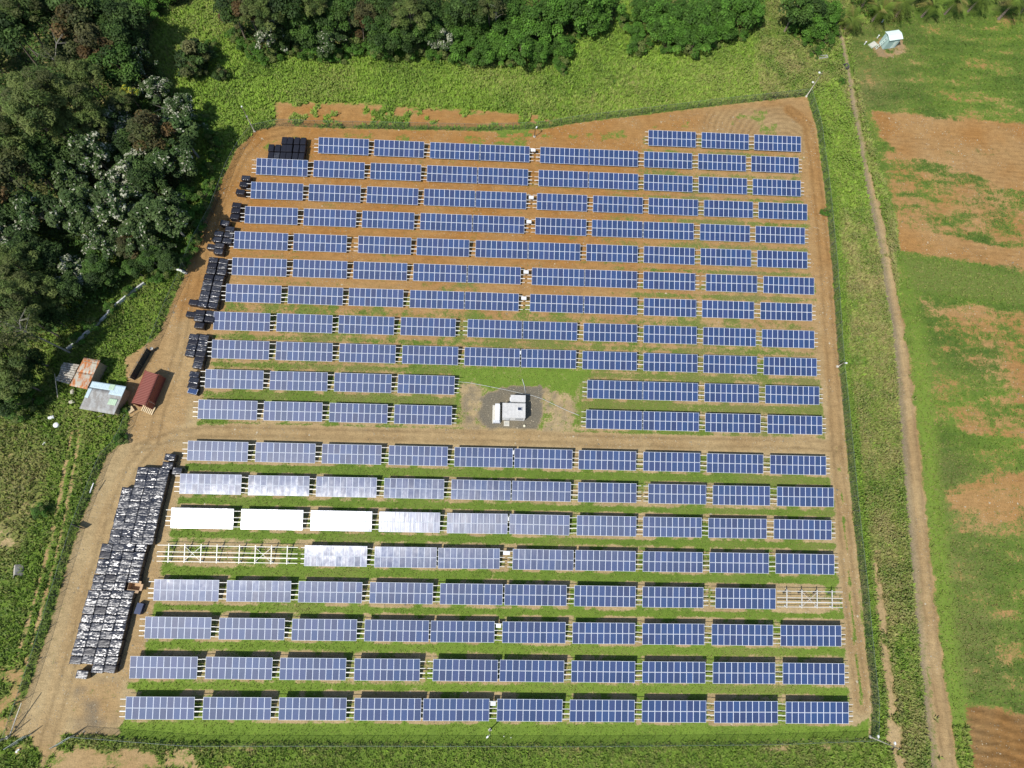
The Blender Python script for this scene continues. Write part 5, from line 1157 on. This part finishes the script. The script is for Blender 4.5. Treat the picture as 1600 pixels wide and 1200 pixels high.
# leafy rank herbs: clumps in the meadow and weed strips
def herbs(name, n, x0, x1, y0, y1, keep, label, seed, hmax, k, leaf):
    r = np.random.default_rng(seed); X, Y = scatter(n, x0, x1, y0, y1, keep, r)
    lump = fbm(X, Y, 2.6, seed, 3); H_ = np.clip(lump-.38, 0, 1)*hmax*r.uniform(.5, 1.2, len(X))
    C_ = np.stack([X, Y, H_+.1], -1); N_ = r.normal(size=(len(X), 3))*.65+[0, 0, .7]
    V_ = leaf_quads(C_, N_, leaf, r, .6)
    me = np_mesh(name, V_, np.arange(len(V_)).reshape(-1, 4), [M_FOL], {'tint': np.repeat(gcols(X, Y, r, k=k), 4, 0)}); props(link(name, me), label, 'weeds', kind='stuff')
herbs('meadow_herbs', 150000, -80, 72, 82, 140, lambda X, Y: (samp('yard', X, Y) < .3) & in_frame(X, Y) & (samp('dirt', X, Y) < .3) & (vnoise(X, Y, 6, 91) > .25), 'knee-high leafy herbs in the north meadow', 15, 2.2, 1.0, .36)
herbs('strip_weeds', 170000, 60, 98, -38, 130, lambda X, Y: (samp('yard', X, Y) < .3) & in_frame(X, Y) & (poly(X, Y, FIELD, .3) < .3) & (seg_dist(X, Y, GP(DITCH)) > .9) & (samp('dirt', X, Y) < .5), 'rank tangled weeds along the ditch east of the fence', 16, 2.4, .95, .36)
herbs('west_weeds', 110000, -112, -40, -38, 80, lambda X, Y: (samp('yard', X, Y) < .3) & in_frame(X, Y) & (samp('dirt', X, Y) < .3), 'leafy weeds on the slope west of the fence', 17, 2.0, .8, .38)

def palm(px, py, h, s, label):
    g = G(px, py); t = thing('coconut_palm', label, 'palm tree', (g[0], g[1], 0), random.uniform(0, 6), 'coconut palms along the top right edge'); t.scale = (s*1.12,)*3
    rr = random.Random(int(px)); b = MB(); lx, ly = rr.uniform(-.5, .5), rr.uniform(-.5, .5)
    b.tube([(0, 0, -.2), (lx*.3, ly*.3, h*.5), (lx, ly, h)], [.26, .17, .15], 10); b.build('trunk', M_BARK, t, smooth=True)
    for k_ in range(22):
        th = k_*2.4+rr.uniform(-.2, .2); el = R_(rr.uniform(-5, 62)); L = rr.uniform(2.5, 3.3); V_ = []; F_ = []; pts = []
        for i in range(15):
            f = i/14; o_ = L*f; dr = 1.5*f*f*(1.1-el*.4); pts.append(Vector((lx+math.cos(th)*o_*math.cos(el), ly+math.sin(th)*o_*math.cos(el), h+o_*math.sin(el)-dr)))
        sd_ = Vector((-math.sin(th), math.cos(th), 0)); fwd_ = Vector((math.cos(th), math.sin(th), 0))
        for i in range(1, 15):
            ll = 1.05*math.sin(math.pi*min(i/14*.9+.08, 1))+.12
            for s_ in (-1, 1):
                p = pts[i]; tip = p+sd_*s_*ll*.8+fwd_*ll*.5+Vector((0, 0, -.22*ll)); q = p-fwd_*.13
                b0 = len(V_); V_ += [tuple(q), tuple(p), tuple(tip)]; F_.append((b0, b0+1, b0+2))
        c = np.array((.16, .23, .035))*rr.uniform(.6, 1.25) if rr.random() > .15 else np.array((.25, .22, .06))
        V_ = np.array(V_); link('frond', np_mesh('frond', V_, np.array(F_), [M_FOL], {'tint': np.tile(c, (len(V_), 1))}), t)
for i, (px, py, h, s) in enumerate(((1320, 46, 2.4, 1.1), (1361, 34, 3.0, 1.1), (1398, 28, 3.0, 1.15), (1440, 26, 3.2, 1.05), (1476, 22, 3.2, 1.05), (1512, 18, 3.2, 1.1), (1560, 30, 3.4, 1.3), (1592, 22, 3.2, 1.1), (1345, 14, 3.0, 1.1), (1420, 4, 3.2, 1.1), (1535, 2, 3.3, 1.1))):
    palm(px, py, h, s, ('coconut palm, %s along the field edge at the top right' % ('leftmost' if i == 0 else ORD[i]+' from the left')) if i < 8 else 'coconut palm behind the front line, %s of three from the left' % ORD[i-8])
under('palm_undergrowth', 16000, 78, 130, 118, 140, [[(1315,-60),(1330,30),(1372,28),(1420,20),(1480,14),(1560,8),(1640,20),(1640,-60)]], 'low growth between the coconut palms', 8, 1.4, MIDG+BRI+OLV, .4)
